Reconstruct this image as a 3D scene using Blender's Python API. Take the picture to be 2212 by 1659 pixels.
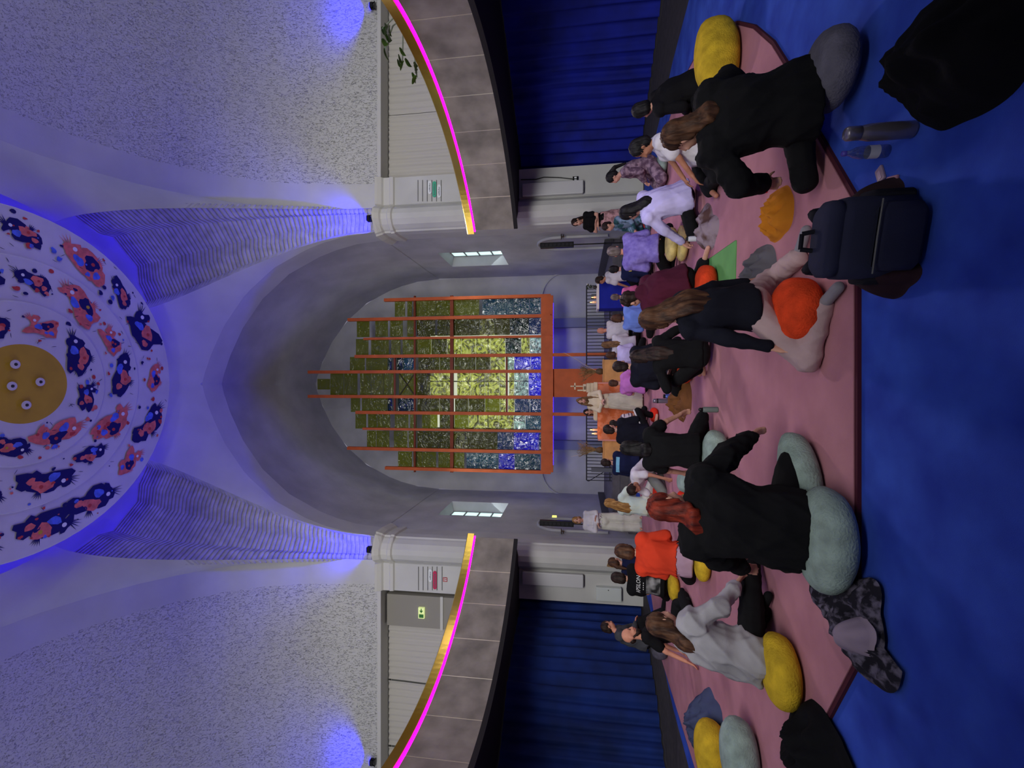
import bpy, bmesh, math, random
import numpy as np
from mathutils import Vector, Matrix, noise
for o in list(bpy.data.objects): bpy.data.objects.remove(o, do_unlink=True)
scene = bpy.context.scene
COL = scene.collection
R = math.radians
random.seed(7)

# ------------------------------------------------------------------ camera
CAMH, PITCH, FPX = 1.65, R(8), 1000.0
cd = bpy.data.cameras.new('camera'); cam = bpy.data.objects.new('camera', cd); COL.objects.link(cam)
cd.sensor_fit = 'HORIZONTAL'; cd.sensor_width = 36.0; cd.lens = 36.0*FPX/2212; cd.clip_start = .05
cp, sp = math.cos(PITCH), math.sin(PITCH)
cam.matrix_world = Matrix(((0, 1, 0, 0), (sp, 0, -cp, 0), (-cp, 0, -sp, CAMH), (0, 0, 0, 1)))   # the phone was held on its side: image right is down
scene.camera = cam
vs = scene.view_settings
vs.view_transform = 'Standard'; vs.look = 'None'; vs.gamma = 1; vs.use_curve_mapping = False
vs.exposure = 0.0

# ------------------------------------------------------------------ world and lamps
def lin(c):
    c = c/255.0
    return c/12.92 if c <= .04045 else ((c+.055)/1.055)**2.4
def rgb(r, g, b): return (lin(r), lin(g), lin(b), 1)
w = bpy.data.worlds.new('world'); scene.world = w; w.use_nodes = True
bg = w.node_tree.nodes['Background']; bg.inputs[0].default_value = (.62, .60, .78, 1); bg.inputs[1].default_value = .46
def lamp(name, kind, loc, target, energy, col, **kw):
    d = bpy.data.lights.new(name, kind); d.energy = energy; d.color = col[:3]
    for k, v in kw.items(): setattr(d, k, v)
    o = bpy.data.objects.new(name, d); COL.objects.link(o); o.location = loc
    if target is not None:
        o.rotation_euler = (Vector(target)-Vector(loc)).to_track_quat('-Z', 'Y').to_euler()
    return o
# daylight from the tall windows in the back wall of the nave, above the gallery
lamp('daylight_rear_windows', 'AREA', (0, -3.6, 7.1), (0, 9, 5.6), 1150, (1, .985, .95), shape='RECTANGLE', size=9.4, size_y=2.6)
# added fill light from both transept ends, outside the frame; no windows there
for sx in (-1, 1):
    lamp('daylight_transept_window', 'AREA', (sx*12.2, 6.6, 6.9), (sx*5, 9.5, 7.2), 185, (1, .985, .96), shape='RECTANGLE', size=5.5, size_y=3.4)
# white spot on the right pier of the chancel
lamp('stage_spot', 'SPOT', (3.7, 12.2, 6.3), (-.5, 5.8, 0), 720, (1, .86, .88), spot_size=R(92), spot_blend=.9, shadow_soft_size=.42)
# blue floods standing on the pier capitals
BLUE = (.0, .0, 1.0)
for sx in (-1, 1):
    lamp('blue_flood_lamp', 'SPOT', (sx*4.46, 11.82, 7.24), (sx*3.2, 11.6, 12.2), 430, BLUE, spot_size=R(150), spot_blend=.7, shadow_soft_size=.05)
    lamp('blue_flood_lamp', 'SPOT', (sx*10.2, 11.74, 7.36), (sx*9.8, 11.5, 12.0), 260, BLUE, spot_size=R(150), spot_blend=.7, shadow_soft_size=.05)
    lamp('blue_flood_lamp', 'SPOT', (sx*4.6, 2.9, 7.25), (sx*.8, 7.4, 11.9), 130, (.7, .63, 1), spot_size=R(72), spot_blend=.9, shadow_soft_size=.06)  # unseen rear pair, whitened and aimed to brighten the painted disc
lamp('blue_spot', 'SPOT', (4.9, 3.0, 6.9), (1.6, 8.2, .6), 330, (.16, .08, 1), spot_size=R(46), spot_blend=.8, shadow_soft_size=.08)
# tubes of the two chancel windows (daylight)
for sx in (-1, 1):
    lamp('daylight_chancel_window', 'AREA', (sx*4.05, 15.35, 5.2), (0, 14.6, 2.5), 26, (.85, .97, 1), shape='RECTANGLE', size=1.5, size_y=2.2)

# ------------------------------------------------------------------ helpers
MATS = {}
def mat(name, c, rough=.85, var=0, vs=6, bump=0, bs=60, metal=0, emit=0, ecol=None, c2=None, stretch=None, spec=.3, detail=3, thr=None, coord='Object', dist=.02):
    if name in MATS: return MATS[name]
    m = bpy.data.materials.new(name); m.use_nodes = True
    nt = m.node_tree; N = nt.nodes; L = nt.links
    b = N['Principled BSDF']
    b.inputs['Base Color'].default_value = rgb(*c); b.inputs['Roughness'].default_value = rough
    b.inputs['Metallic'].default_value = metal; b.inputs['Specular IOR Level'].default_value = spec
    if emit:
        b.inputs['Emission Color'].default_value = rgb(*(ecol or c)); b.inputs['Emission Strength'].default_value = emit
    if var or bump or c2:
        tc = N.new('ShaderNodeTexCoord'); mp = N.new('ShaderNodeMapping'); L.new(tc.outputs[coord], mp.inputs[0])
        if stretch: mp.inputs['Scale'].default_value = stretch
    if var or c2:
        n = N.new('ShaderNodeTexNoise'); n.inputs['Scale'].default_value = vs; n.inputs['Detail'].default_value = detail
        L.new(mp.outputs[0], n.inputs['Vector'])
        r = N.new('ShaderNodeValToRGB'); L.new(n.outputs['Fac'], r.inputs[0]); L.new(r.outputs[0], b.inputs['Base Color'])
        lo, hi = thr or (.3, .7)
        r.color_ramp.elements[0].position = lo; r.color_ramp.elements[1].position = hi
        if c2: ca, cb = c, c2
        else: ca = [max(0, x*(1-var)) for x in c]; cb = [min(255, x*(1+var)) for x in c]
        r.color_ramp.elements[0].color = rgb(*ca); r.color_ramp.elements[1].color = rgb(*cb)
    if bump:
        n2 = N.new('ShaderNodeTexNoise'); n2.inputs['Scale'].default_value = bs; n2.inputs['Detail'].default_value = 4
        L.new(mp.outputs[0], n2.inputs['Vector'])
        bp = N.new('ShaderNodeBump'); bp.inputs['Strength'].default_value = bump; bp.inputs['Distance'].default_value = dist
        L.new(n2.outputs['Fac'], bp.inputs['Height']); L.new(bp.outputs[0], b.inputs['Normal'])
    MATS[name] = m
    return m

def obj(name, V, F, m=None, parent=None, smooth=False, mats=None, mi=None):
    me = bpy.data.meshes.new(name); me.from_pydata([tuple(v) for v in V], [], [tuple(f) for f in F])
    if mats:
        for x in mats: me.materials.append(x)
        if mi: me.polygons.foreach_set('material_index', mi)
    elif m: me.materials.append(m)
    if smooth: me.polygons.foreach_set('use_smooth', [True]*len(me.polygons))
    me.update()
    o = bpy.data.objects.new(name, me); COL.objects.link(o)
    if parent: o.parent = parent
    return o
def link_mesh(name, me, parent=None, loc=None, rot=None, sc=None):
    o = bpy.data.objects.new(name, me); COL.objects.link(o)
    if parent: o.parent = parent
    if loc: o.location = loc
    if rot: o.rotation_euler = rot
    if sc: o.scale = sc
    return o
def thing(name, label, cat, loc=(0, 0, 0), rz=0, group=None, scale=1):
    o = bpy.data.objects.new(name, None); COL.objects.link(o); o.location = loc; o.rotation_euler = (0, 0, rz); o.scale = (scale,)*3
    o.empty_display_size = .1
    return tag(o, label, cat, group)
def tag(o, label, cat, group=None):
    o['label'] = label; o['category'] = cat
    if group: o['group'] = group
    return o
def struct(o): o['kind'] = 'structure'; return o

class MB:
    """collects shapes into one mesh"""
    def __init__(s): s.V = []; s.F = []
    def add(s, V, F):
        n = len(s.V); s.V += [tuple(v) for v in V]; s.F += [tuple(i+n for i in f) for f in F]; return s
    def box(s, a, b):
        x0, y0, z0 = a; x1, y1, z1 = b
        return s.add([(x0,y0,z0),(x1,y0,z0),(x1,y1,z0),(x0,y1,z0),(x0,y0,z1),(x1,y0,z1),(x1,y1,z1),(x0,y1,z1)],
                     [(0,3,2,1),(4,5,6,7),(0,1,5,4),(1,2,6,5),(2,3,7,6),(3,0,4,7)])
    def bar(s, p, q, r, r2=None, n=8, caps=True):
        p = Vector(p); q = Vector(q); d = (q-p).normalized(); r2 = r if r2 is None else r2
        a = d.orthogonal().normalized(); b = d.cross(a)
        V = []
        for c, rr in ((p, r), (q, r2)):
            for i in range(n):
                t = 2*math.pi*i/n; V.append(c+a*rr*math.cos(t)+b*rr*math.sin(t))
        F = [(i, (i+1) % n, n+(i+1) % n, n+i) for i in range(n)]
        if caps: F += [tuple(range(n-1, -1, -1)), tuple(range(n, 2*n))]
        return s.add(V, F)
    def tube(s, pts, r, n=6):
        for i in range(len(pts)-1): s.bar(pts[i], pts[i+1], r if not callable(r) else r(i/(len(pts)-1)), r if not callable(r) else r((i+1)/(len(pts)-1)), n)
        return s
    def lathe(s, prof, n=24, c=(0, 0, 0), ax='z'):
        V = []; F = []; k = len(prof)
        for i in range(n):
            t = 2*math.pi*i/n
            for (r, z) in prof: V.append((c[0]+r*math.cos(t), c[1]+r*math.sin(t), c[2]+z))
        for i in range(n):
            for j in range(k-1):
                a = i*k+j; b = ((i+1) % n)*k+j; F.append((a, b, b+1, a+1))
        return s.add(V, F)
    def ell(s, c, r, R3=None, n=14, m=9):
        V = []; F = []
        for j in range(m+1):
            ph = -math.pi/2+math.pi*j/m
            for i in range(n):
                t = 2*math.pi*i/n
                v = Vector((r[0]*math.cos(ph)*math.cos(t), r[1]*math.cos(ph)*math.sin(t), r[2]*math.sin(ph)))
                if R3 is not None: v = R3 @ v
                V.append(v+Vector(c))
        for j in range(m):
            for i in range(n): F.append((j*n+i, j*n+(i+1) % n, (j+1)*n+(i+1) % n, (j+1)*n+i))
        F.append(tuple(range(n-1, -1, -1))); F.append(tuple(range(m*n, m*n+n)))
        return s.add(V, F)
    def grid(s, rows, close=False):
        n = len(rows[0]); V = [p for r in rows for p in r]; F = []
        for j in range(len(rows)-1):
            for i in range(n if close else n-1):
                a = j*n+i; b = j*n+(i+1) % n; F.append((a, b, b+n, a+n))
        return s.add(V, F)
    def loft(s, rows):
        n = len(rows[0]); base = len(s.V); s.grid(rows, True)
        s.F.append(tuple(base+i for i in range(n-1, -1, -1))); m = base+(len(rows)-1)*n
        s.F.append(tuple(m+i for i in range(n))); return s
    def prism(s, poly, z0, z1):
        n = len(poly); V = [(x, y, z0) for x, y in poly]+[(x, y, z1) for x, y in poly]
        return s.add(V, [(i, (i+1) % n, n+(i+1) % n, n+i) for i in range(n)]+[tuple(range(n-1, -1, -1)), tuple(range(n, 2*n))])
    def rbox(s, a, b, r, n=3):
        """box with rounded vertical edges and slightly rounded top"""
        x0, y0, z0 = a; x1, y1, z1 = b; P = []
        for cx, cy, t0 in ((x1-r, y1-r, 0), (x0+r, y1-r, 90), (x0+r, y0+r, 180), (x1-r, y0+r, 270)):
            for i in range(n+1): t = R(t0+90*i/n); P.append((cx+r*math.cos(t), cy+r*math.sin(t)))
        mx, my = (x0+x1)/2, (y0+y1)/2
        def ring(z, k): return [(mx+(x-mx)*k, my+(y-my)*k, z) for x, y in P]
        k = 1-min(r, (x1-x0)*.3)/max(x1-x0, y1-y0)
        return s.loft([ring(z0, k), ring(z0+r*.4, 1), ring(z1-r*.4, 1), ring(z1, k)])
    def build(s, name, m=None, parent=None, smooth=False, **kw): return obj(name, s.V, s.F, m, parent, smooth, **kw)

def ray(x, y):
    z = (1106-x)/FPX
    return ((829.5-y)/FPX, cp-z*sp, sp+z*cp)
def atY(x, y, Y): r = ray(x, y); k = Y/r[1]; return Vector((r[0]*k, Y, CAMH+r[2]*k))
def atZ(x, y, Z=0): r = ray(x, y); k = (Z-CAMH)/r[2]; return Vector((r[0]*k, r[1]*k, Z))

# ------------------------------------------------------------------ materials of the building
def rough_plaster():
    m = mat('rough_plaster', (196, 196, 192), .95); nt = m.node_tree; N = nt.nodes; L = nt.links; b = N['Principled BSDF']
    tc = N.new('ShaderNodeTexCoord')
    n1 = N.new('ShaderNodeTexNoise'); n1.inputs['Scale'].default_value = 21; n1.inputs['Detail'].default_value = 5; n1.inputs['Roughness'].default_value = .62; n1.inputs['Distortion'].default_value = 1.4
    mp = N.new('ShaderNodeMapping'); mp.inputs['Scale'].default_value = (1.4, 1.0, .55)
    L.new(tc.outputs['Object'], mp.inputs[0]); L.new(mp.outputs[0], n1.inputs['Vector'])
    r = N.new('ShaderNodeValToRGB'); r.color_ramp.elements[0].position = .32; r.color_ramp.elements[1].position = .45
    L.new(n1.outputs['Fac'], r.inputs[0])
    bp = N.new('ShaderNodeBump'); bp.inputs['Strength'].default_value = .7; bp.inputs['Distance'].default_value = .05
    L.new(r.outputs[0], bp.inputs['Height']); L.new(bp.outputs[0], b.inputs['Normal'])
    mx = N.new('ShaderNodeMix'); mx.data_type = 'RGBA'; mx.inputs[6].default_value = rgb(170, 170, 166); mx.inputs[7].default_value = rgb(200, 200, 196)
    L.new(r.outputs[0], mx.inputs[0]); L.new(mx.outputs[2], b.inputs['Base Color'])
    return m
ROUGH = rough_plaster()
PLAST = mat('smooth_plaster', (196, 196, 194), .92, var=.03, vs=1.2, bump=.08, bs=25)
APSE = mat('apse_plaster', (178, 178, 180), .95, var=.06, vs=1.1, bump=.25, bs=9)
RIBM = mat('rib_plaster', (180, 178, 178), .95, var=.08, vs=5, bump=.3, bs=14)
MOULD = mat('moulding_paint', (205, 204, 198), .7)
DARKF = mat('dark_floor', (62, 58, 62), .8, var=.12, vs=8)
STEPM = mat('step_stone', (92, 88, 92), .75, var=.1, vs=4)

# ------------------------------------------------------------------ floor
CY = 7.2
struct(obj('floor', [(-13, -5, 0), (13, -5, 0), (13, 19, 0), (-13, 19, 0)], [(0, 1, 2, 3)], DARKF))

# ------------------------------------------------------------------ vault over the crossing
ARCH_S = [(12.0, 7.05), (11.87, 8.1), (11.72, 9.1), (11.42, 10.0), (10.98, 10.82), (10.36, 11.55), (9.75, 12.08), (9.04, 12.5), (8.2, 12.82), (7.2, 12.95)]
def arch_side(t):   # t 0..1 along the half arch, (Y, Z)
    f = t*(len(ARCH_S)-1); i = min(int(f), len(ARCH_S)-2); u = f-i
    a, b = ARCH_S[i], ARCH_S[i+1]; return (a[0]+(b[0]-a[0])*u, a[1]+(b[1]-a[1])*u)
ARCH_F = [(4.16, 7.05), (4.08, 7.95), (3.93, 8.6), (3.75, 9.14), (3.28, 10.12), (2.56, 11.0), (1.7, 11.66), (.88, 12.08), (.3, 12.3), (0, 12.38)]
def arch_front(t):  # (X, Z)
    f = t*(len(ARCH_F)-1); i = min(int(f), len(ARCH_F)-2); u = f-i
    a, b = ARCH_F[i], ARCH_F[i+1]; return (a[0]+(b[0]-a[0])*u, a[1]+(b[1]-a[1])*u)
def sm(f, n): return [f(i/n) for i in range(n+1)]
NS = 36
for sx in (-1, 1):
    side = 'right' if sx > 0 else 'left'
    full = [(y, z) for y, z in sm(arch_side, NS)]
    full = full+[(2*CY-y, z) for y, z in reversed(full[:-1])]
    g = MB().grid([[(sx*4.8, y, z) for y, z in full], [(sx*5.46, y, z) for y, z in full]])
    struct(g.build('trim_1' if sx > 0 else 'trim_2', PLAST, smooth=True))
    g = MB().grid([[(sx*x, y, z) for y, z in full] for x in (5.46, 7, 9, 11, 12.5)])
    struct(g.build('ceiling_vault_'+side, ROUGH, smooth=True))
    # pendentive: ribbed squinch and its plain webs
    RR, RZ = 3.75, 12.85
    def top(ph): return Vector((sx*RR*math.cos(ph), CY+RR*math.sin(ph), RZ))
    def bez(a, b, c, d, t): u = 1-t; return a*u**3+b*3*u*u*t+c*3*u*t*t+d*t**3
    PH0, PH1 = R(21), R(60)
    def hornline(k, t, depth=0):
        ph = PH0+(PH1-PH0)*k
        c0 = Vector((sx*(4.8-.64*k), 12.0, 7.05)); T = top(ph); out = Vector((sx*math.cos(ph), math.sin(ph), 0))
        p = bez(c0, c0+Vector((0, 0, 2.6)), T+out*.62+Vector((0, 0, -1.0)), T, t)
        return p+out*depth
    prof = [(0, 0), (.05, .30), (.28, .34), (.38, .52), (.66, .50), (.78, .30), (.95, .26), (1, 0)]
    rows = []
    NR = 62
    for j in range(NR):
        for f_, saw in ((0, .034), (.52, .034), (.56, 0), (.96, 0)):
            t = (j+f_)/NR*.985+.008; dep = .25+.75*t
            rows.append([hornline(k, t, d*dep*1.25-(saw if d else 0)) for k, d in prof])
    struct(MB().grid(rows).build('wall_squinch_'+side, RIBM))
    rows1, rows2 = [], []
    for j in range(NS+1):
        t = j/NS
        if t < .88: y, z = arch_side(t/.88); A = Vector((sx*4.8, y, z)); x, z = arch_front(t/.88); B = Vector((sx*x, 12.0, z))
        else:
            u = (t-.88)/.12; A = Vector((sx*4.8, 7.2, 12.95)).lerp(Vector((sx*RR, CY, RZ)), u); B = Vector((-sx*.02, 12.01, 12.37)).lerp(Vector((-sx*.02, CY+RR, RZ)), u)
        h0 = hornline(0, t); h1 = hornline(1, t)
        def web(a, b):
            out = []
            for i in range(9):
                q = a.lerp(b, i/8)
                if t > .5:                       # keep the upper edge on the round opening
                    r = Vector((q.x, q.y-CY, 0)); k = (t-.5)/.5
                    if r.length < RR: r = r.normalized()*(r.length+(RR-r.length)*k); q = Vector((r.x, r.y+CY, q.z))
                out.append(q)
            return out
        rows1.append(web(A, h0)); rows2.append(web(h1, B))
    struct(MB().grid(rows1).build('wall_pendentive_'+side, PLAST, smooth=True))
    struct(MB().grid(rows2).build('wall_spandrel_'+side, PLAST, smooth=True))
# front arch: soffit and chancel vault
half = [(x, z) for x, z in sm(arch_front, NS)]
fullF = [(x, z) for x, z in half]+[(-x, z) for x, z in reversed(half[:-1])]
struct(MB().grid([[(x, 12.0, z) for x, z in fullF], [(x, 12.06, z+.01) for x, z in fullF], [(x*1.012, 12.9, z+.13) for x, z in fullF]]).build('trim_3', PLAST, smooth=True))
struct(MB().grid([[(x*1.012, 12.9, z+.13) for x, z in fullF]]+[[(x*1.012, y, z+.13+dz) for x, z in fullF] for y, dz in ((12.95, .05), (14.6, .02), (16.3, 0), (18.0, -.05))]).build('ceiling_chancel', APSE, smooth=True))
# round opening, drum and cap above the crossing
n = 64
ring = lambda r, z: [(r*math.cos(2*math.pi*i/n), CY+r*math.sin(2*math.pi*i/n), z) for i in range(n)]
struct(MB().grid([ring(4.55, 12.93), ring(4.55, 13.55), ring(3.6, 13.85), ring(.01, 13.9)], True).build('ceiling_drum', PLAST, smooth=True))
# unseen wall added to keep the rear daylight off the upper vault
struct(MB().box((-12.5, 2.2, 8.3), (12.5, 2.4, 13.5)).build('wall_rear_arch', PLAST))

struct(MB().box((-.14, 12.03, 12.40), (.14, 12.06, 12.7)).build('trim_keystone', PLAST))  # plaster patch added to close the gap at the arch apex
# chancel walls
def wall_with_window(name, sx):
    X = sx*4.22; y0, y1, z0, z1 = 14.45, 16.2, 4.05, 6.1
    b = MB()
    ys = (12.9, y0, y1, 18.0); zs = (.0, z0, z1, 7.25)
    for i in range(3):
        for j in range(3):
            if i == 1 and j == 1: continue
            b.add([(X, ys[i], zs[j]), (X, ys[i+1], zs[j]), (X, ys[i+1], zs[j+1]), (X, ys[i], zs[j+1])], [(0, 1, 2, 3)])
    # splayed reveal
    P = [(X, y0, z0), (X, y1, z0), (X, y1, z1), (X, y0, z1)]; Q = [(X+sx*.34, y0+.12, z0+.05), (X+sx*.34, y1-.12, z0+.05), (X+sx*.34, y1-.12, z1-.1), (X+sx*.34, y0+.12, z1-.1)]
    b.add(P+Q, [(i, (i+1) % 4, 4+(i+1) % 4, 4+i) for i in range(4)])
    return struct(b.build(name, APSE)), Q
for sx, nm in ((-1, 'left'), (1, 'right')):
    wobj, Q = wall_with_window('wall_chancel_'+nm, sx)
    wd = bpy.data.objects.new('window_1' if sx > 0 else 'window_2', None); COL.objects.link(wd); struct(wd)
    X = Q[0][0]; ya, yb, za, zb = Q[0][1], Q[1][1], Q[0][2], Q[2][2]
    pane = mat('window_pane_daylight', (205, 235, 228), .3, emit=1.15, ecol=(205, 240, 232))
    for i in range(4):
        for j in range(3):
            yy0 = ya+(yb-ya)*j/3+.025; yy1 = ya+(yb-ya)*(j+1)/3-.025; zz0 = za+(zb-za)*i/4+.02; zz1 = za+(zb-za)*(i+1)/4-.02
            MB().box((X, yy0, zz0), (X+sx*.02, yy1, zz1)).build('pane', pane, wd)
    fr = MB()
    for i in range(5): z = za+(zb-za)*i/4; fr.box((X-sx*.02, ya, z-.025), (X+sx*.03, yb, z+.025))
    for j in range(4): y = ya+(yb-ya)*j/3; fr.box((X-sx*.02, y-.03, za), (X+sx*.03, y+.03, zb))
    fr.build('window_frame', mat('window_frame_paint', (150, 155, 158), .6), wd)
    # little arched niche in the same wall
    pts = [(13.9+.55*math.cos(t), 2.15+.62*math.sin(t)) for t in [math.pi*i/12 for i in range(13)]]
    pts = [(14.45, .75)]+pts+[(13.35, .75)]
    V = [(sx*4.2, y, z) for y, z in pts]+[(sx*4.34, y, z) for y, z in pts]; k = len(pts)
    b = MB()
    pts2 = [(13.9+(y-13.9)*1.16, z*1.02+.02) for y, z in pts]
    b.grid([[(sx*4.215, y, z) for y, z in pts2], [(sx*4.155, y, z) for y, z in pts2], [(sx*4.155, y, z) for y, z in pts], [(sx*4.215, y, z) for y, z in pts]])
    struct(b.build('trim_4' if sx > 0 else 'trim_5', APSE, smooth=True))
# back wall of the chancel with a lit window behind the glass screen
yb = 18.0
b = MB()
hv = sm(arch_front, 24); prof = [(x*1.012, z+.08) for x, z in hv]; prof = prof+[(-x, z) for x, z in reversed(prof[:-1])]
b.add([(4.3, yb, 0)]+[(x, yb, z) for x, z in prof]+[(-4.3, yb, 0)], [tuple(range(len(prof)+2))])
struct(b.build('wall_chancel_back', APSE))
win = bpy.data.objects.new('window_3', None); COL.objects.link(win); struct(win)
pane3 = mat('backlit_glass', (236, 240, 214), .4, emit=.62, ecol=(238, 244, 214))
for i in range(2):
    for j in range(2):
        x0 = -1.75+i*1.86; z0 = 2.75+j*2.38
        MB().box((x0+.02, yb-.05, z0+.02), (x0+1.84, yb-.03, z0+2.36)).build('pane', pane3, win)
fr = MB()
for i in range(3): fr.box((-1.78+i*1.86, yb-.09, 2.7), (-1.74+i*1.86, yb-.02, 7.55))
for j in range(3): fr.box((-1.78, yb-.09, 2.72+j*2.38), (2.0, yb-.02, 2.76+j*2.38))
fr.build('window_frame', mat('lead_frame', (120, 124, 110), .6), win)
# pilasters and arched niches of the back wall
for sx in (-1, 1):
    struct(MB().box((sx*2.33-.17, 17.7, .63), (sx*2.33+.17, 18.05, 5.2)).build('wall_pilaster', mat('grey_pilaster', (120, 124, 134), .85)))
    cx = sx*3.35
    arc = [(cx+.92*math.cos(t), 2.05+.92*math.sin(t)) for t in [math.pi*i/16 for i in range(17)]]
    arc = [(cx+.92, .63)]+arc+[(cx-.92, .63)]
    arc2 = [(cx+(x-cx)*1.05, z+.05 if z > 1 else z) for x, z in arc]
    struct(MB().grid([[(x, 17.99, z) for x, z in arc2], [(x, 17.9, z) for x, z in arc2], [(x, 17.9, z) for x, z in arc], [(x, 17.99, z) for x, z in arc]]).build('trim_6' if sx > 0 else 'trim_7', APSE, smooth=True))
# chancel floor and its three steps
struct(MB().box((-4.3, 13.75, 0), (4.3, 18.1, .63)).build('floor_chancel', mat('chancel_carpet', (96, 92, 100), .9, var=.1, vs=5)))
for i in range(2):
    struct(MB().box((-4.6, 13.35+.2*i, 0), (4.6, 13.76, .21+.21*i)).build('step', STEPM))
for sx in (-1, 1):
    struct(MB().box((sx*4.16-.03, 13.7, .6), (sx*4.16+.03, 18, .86)).build('baseboard_chancel', mat('dark_baseboard', (70, 68, 72), .6)))

# piers with capitals
for sx in (-1, 1):
    side = 'right' if sx > 0 else 'left'
    P = [(5.6, 12.75), (5.6, 12.0), (4.86, 12.0), (4.84, 12.05)]
    for i in range(9):
        t = R(200+i*160/8); P.append((4.5-.33*math.cos(t)*-1*-1, 12.12+.34*math.sin(t)))
    P = [(5.6, 12.75), (5.6, 12.0), (4.86, 12.0), (4.84, 12.06), (4.80, 12.0), (4.70, 11.86), (4.56, 11.80), (4.42, 11.81), (4.29, 11.89), (4.22, 12.02), (4.20, 12.08), (4.16, 12.10), (4.16, 12.35), (4.22, 12.95), (4.4, 12.95), (4.4, 12.75)]
    poly = [(sx*x, y) for x, y in (P if sx < 0 else P[::-1])]
    struct(MB().prism(poly, 0, 6.7).build('wall_pier_'+side, PLAST))
    cen = (4.9, 12.4)
    def off(d): 
        out = []
        for x, y in P:
            ox = d if x > 5.5 else (-d if x < 4.25 else 0); oy = -d if y < 12.2 else 0
            out.append((sx*(x+(0 if x > 5.5 else ox)), y+oy))
        return out if sx < 0 else out[::-1]
    cap = MB(); rows = [[(x, y, z) for x, y in off(d)] for z, d in ((6.55, .0), (6.58, .05), (6.66, .06), (6.7, .03), (6.86, .03), (6.9, .08), (7.0, .13), (7.06, .15))]
    cap.loft(rows)
    struct(cap.build('trim_capital_'+side, MOULD))
    # side walls of the transept towards the camera, above the gallery and below it
    struct(MB().box((sx*5.55, 12.72, 0), (sx*12.6, 12.9, 7.05)).build('wall_transept_'+side, PLAST))
    struct(MB().box((sx*5.6, 12.0, 6.95), (sx*12.5, 12.72, 7.05)).build('trim_lintel_'+side, MOULD))
    # nave wall beyond the gallery, out of the frame, closes the transept
    struct(MB().box((sx*12.4, -5, 0), (sx*12.6, 13, 13)).build('wall_'+side, PLAST))
# back wall of the nave behind the camera with its windows
bw = MB()
bw.box((-12.6, -4.2, 0), (12.6, -4.0, 5.7)).box((-12.6, -4.2, 8.5), (12.6, -4.0, 13.5))
xs = (-12.6, -4.6, -1.7, -1.2, 1.2, 1.7, 4.6, 12.6)
for i in (0, 2, 4, 6): bw.box((xs[i], -4.2, 5.7), (xs[i+1], -4.0, 8.5))
struct(bw.build('wall_back', PLAST))
struct(MB().box((-12.6, -4.2, 13.3), (12.6, 2.4, 13.5)).build('ceiling_nave', PLAST))

# ------------------------------------------------------------------ galleries
STONE = mat('stone_panel', (138, 131, 124), .55, var=.16, vs=2.2, bump=.06, bs=12, detail=6)
BRASS = mat('brass', (214, 180, 84), .24, metal=1, bump=.12, bs=3.5, dist=.03)
LED = mat('magenta_led', (255, 20, 235), .5, emit=5.5, ecol=(255, 8, 225))
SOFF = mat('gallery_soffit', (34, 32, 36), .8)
JOINT = mat('joint_metal', (216, 205, 190), .35, metal=.6)
GR = 5.45
def P2(r, a, z): return (r*math.cos(R(a)), CY+r*math.sin(R(a)), z)
def arcbox(b, r0, r1, a0, a1, z0, z1, n):
    rows = []
    for i in range(n+1):
        a = a0+(a1-a0)*i/n; rows.append([P2(r0, a, z0), P2(r1, a, z0), P2(r1, a, z1), P2(r0, a, z1)])
    return b.loft(rows)
for sx in (-1, 1):
    joints = [46.3, 37.6, 29.1, 20.8, 12.2, 3.3, -6, -15.2, -24.4] if sx > 0 else [133.6, 142.6, 151.0, 159.8, 168.9, 178.4, 188, 197.2, 206.4]
    g = thing('gallery', 'curved grey stone gallery with brass rail over the %s blue curtain' % ('royal' if sx > 0 else 'navy'), 'gallery', (0, 0, 0), 0, 'curved galleries')
    for i in range(len(joints)-1):
        a0, a1 = joints[i], joints[i+1]; s = .1 if a1 > a0 else -.1
        b = arcbox(MB(), GR, GR+.05, a0+s, a1-s, 3.17, 4.12, 6)
        b.build('panel', STONE, g)
        arcbox(MB(), GR+.004, GR+.03, a1-.1, a1+.1, 3.17, 4.12, 1).build('joint_strip', JOINT, g)
    e0, e1 = joints[0], joints[-1]
    # slab, outer edge kept inside the room
    def slab(a): 
        r = 8.8; x, y, z = P2(r, a, 0)
        k = min(1, (12.7-CY)/(y-CY) if y > CY+.1 else 1); return (x*k, CY+(y-CY)*k)
    aa = [e0+(e1-e0)*i/40 for i in range(41)]
    rows = []
    for a in aa:
        x, y = slab(a); rows.append([P2(GR+.02, a, 3.15), (x, y, 3.15), (x, y, 3.5), P2(GR+.02, a, 3.5)])
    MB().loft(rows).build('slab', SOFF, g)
    arcbox(MB(), GR+.03, GR+.30, e0, e1, 3.18, 4.1, 40).build('parapet', mat('parapet_plaster', (120, 116, 114), .8), g)
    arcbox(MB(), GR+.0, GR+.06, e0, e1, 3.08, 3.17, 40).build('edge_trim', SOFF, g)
    arcbox(MB(), GR+.0, GR+.03, e0+(-.3 if sx > 0 else .3)*-1, e1, 4.125, 4.15, 48).build('led_strip', LED, g)
    rail = MB()
    rows = []
    for i in range(61):
        a = (e0+(.6 if sx > 0 else -.6))+(e1-e0)*i/60
        rows.append([P2(GR-.06, a, 4.155), P2(GR+.34, a, 4.155), P2(GR+.34, a, 4.33), P2(GR-.03, a, 4.33), P2(GR-.06, a, 4.31)])
    rail.loft(rows).build('brass_rail', BRASS, g, smooth=False)
# unseen rear gallery slab, its extent cut to shade the near floor
gb = thing('gallery', 'unseen rear gallery slab shaped to shade the near floor', 'gallery', (0, 0, 0))
arcbox(MB(), 7.9, 9.8, 236, 332, 3.15, 4.1, 40).build('slab', SOFF, gb)

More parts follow.
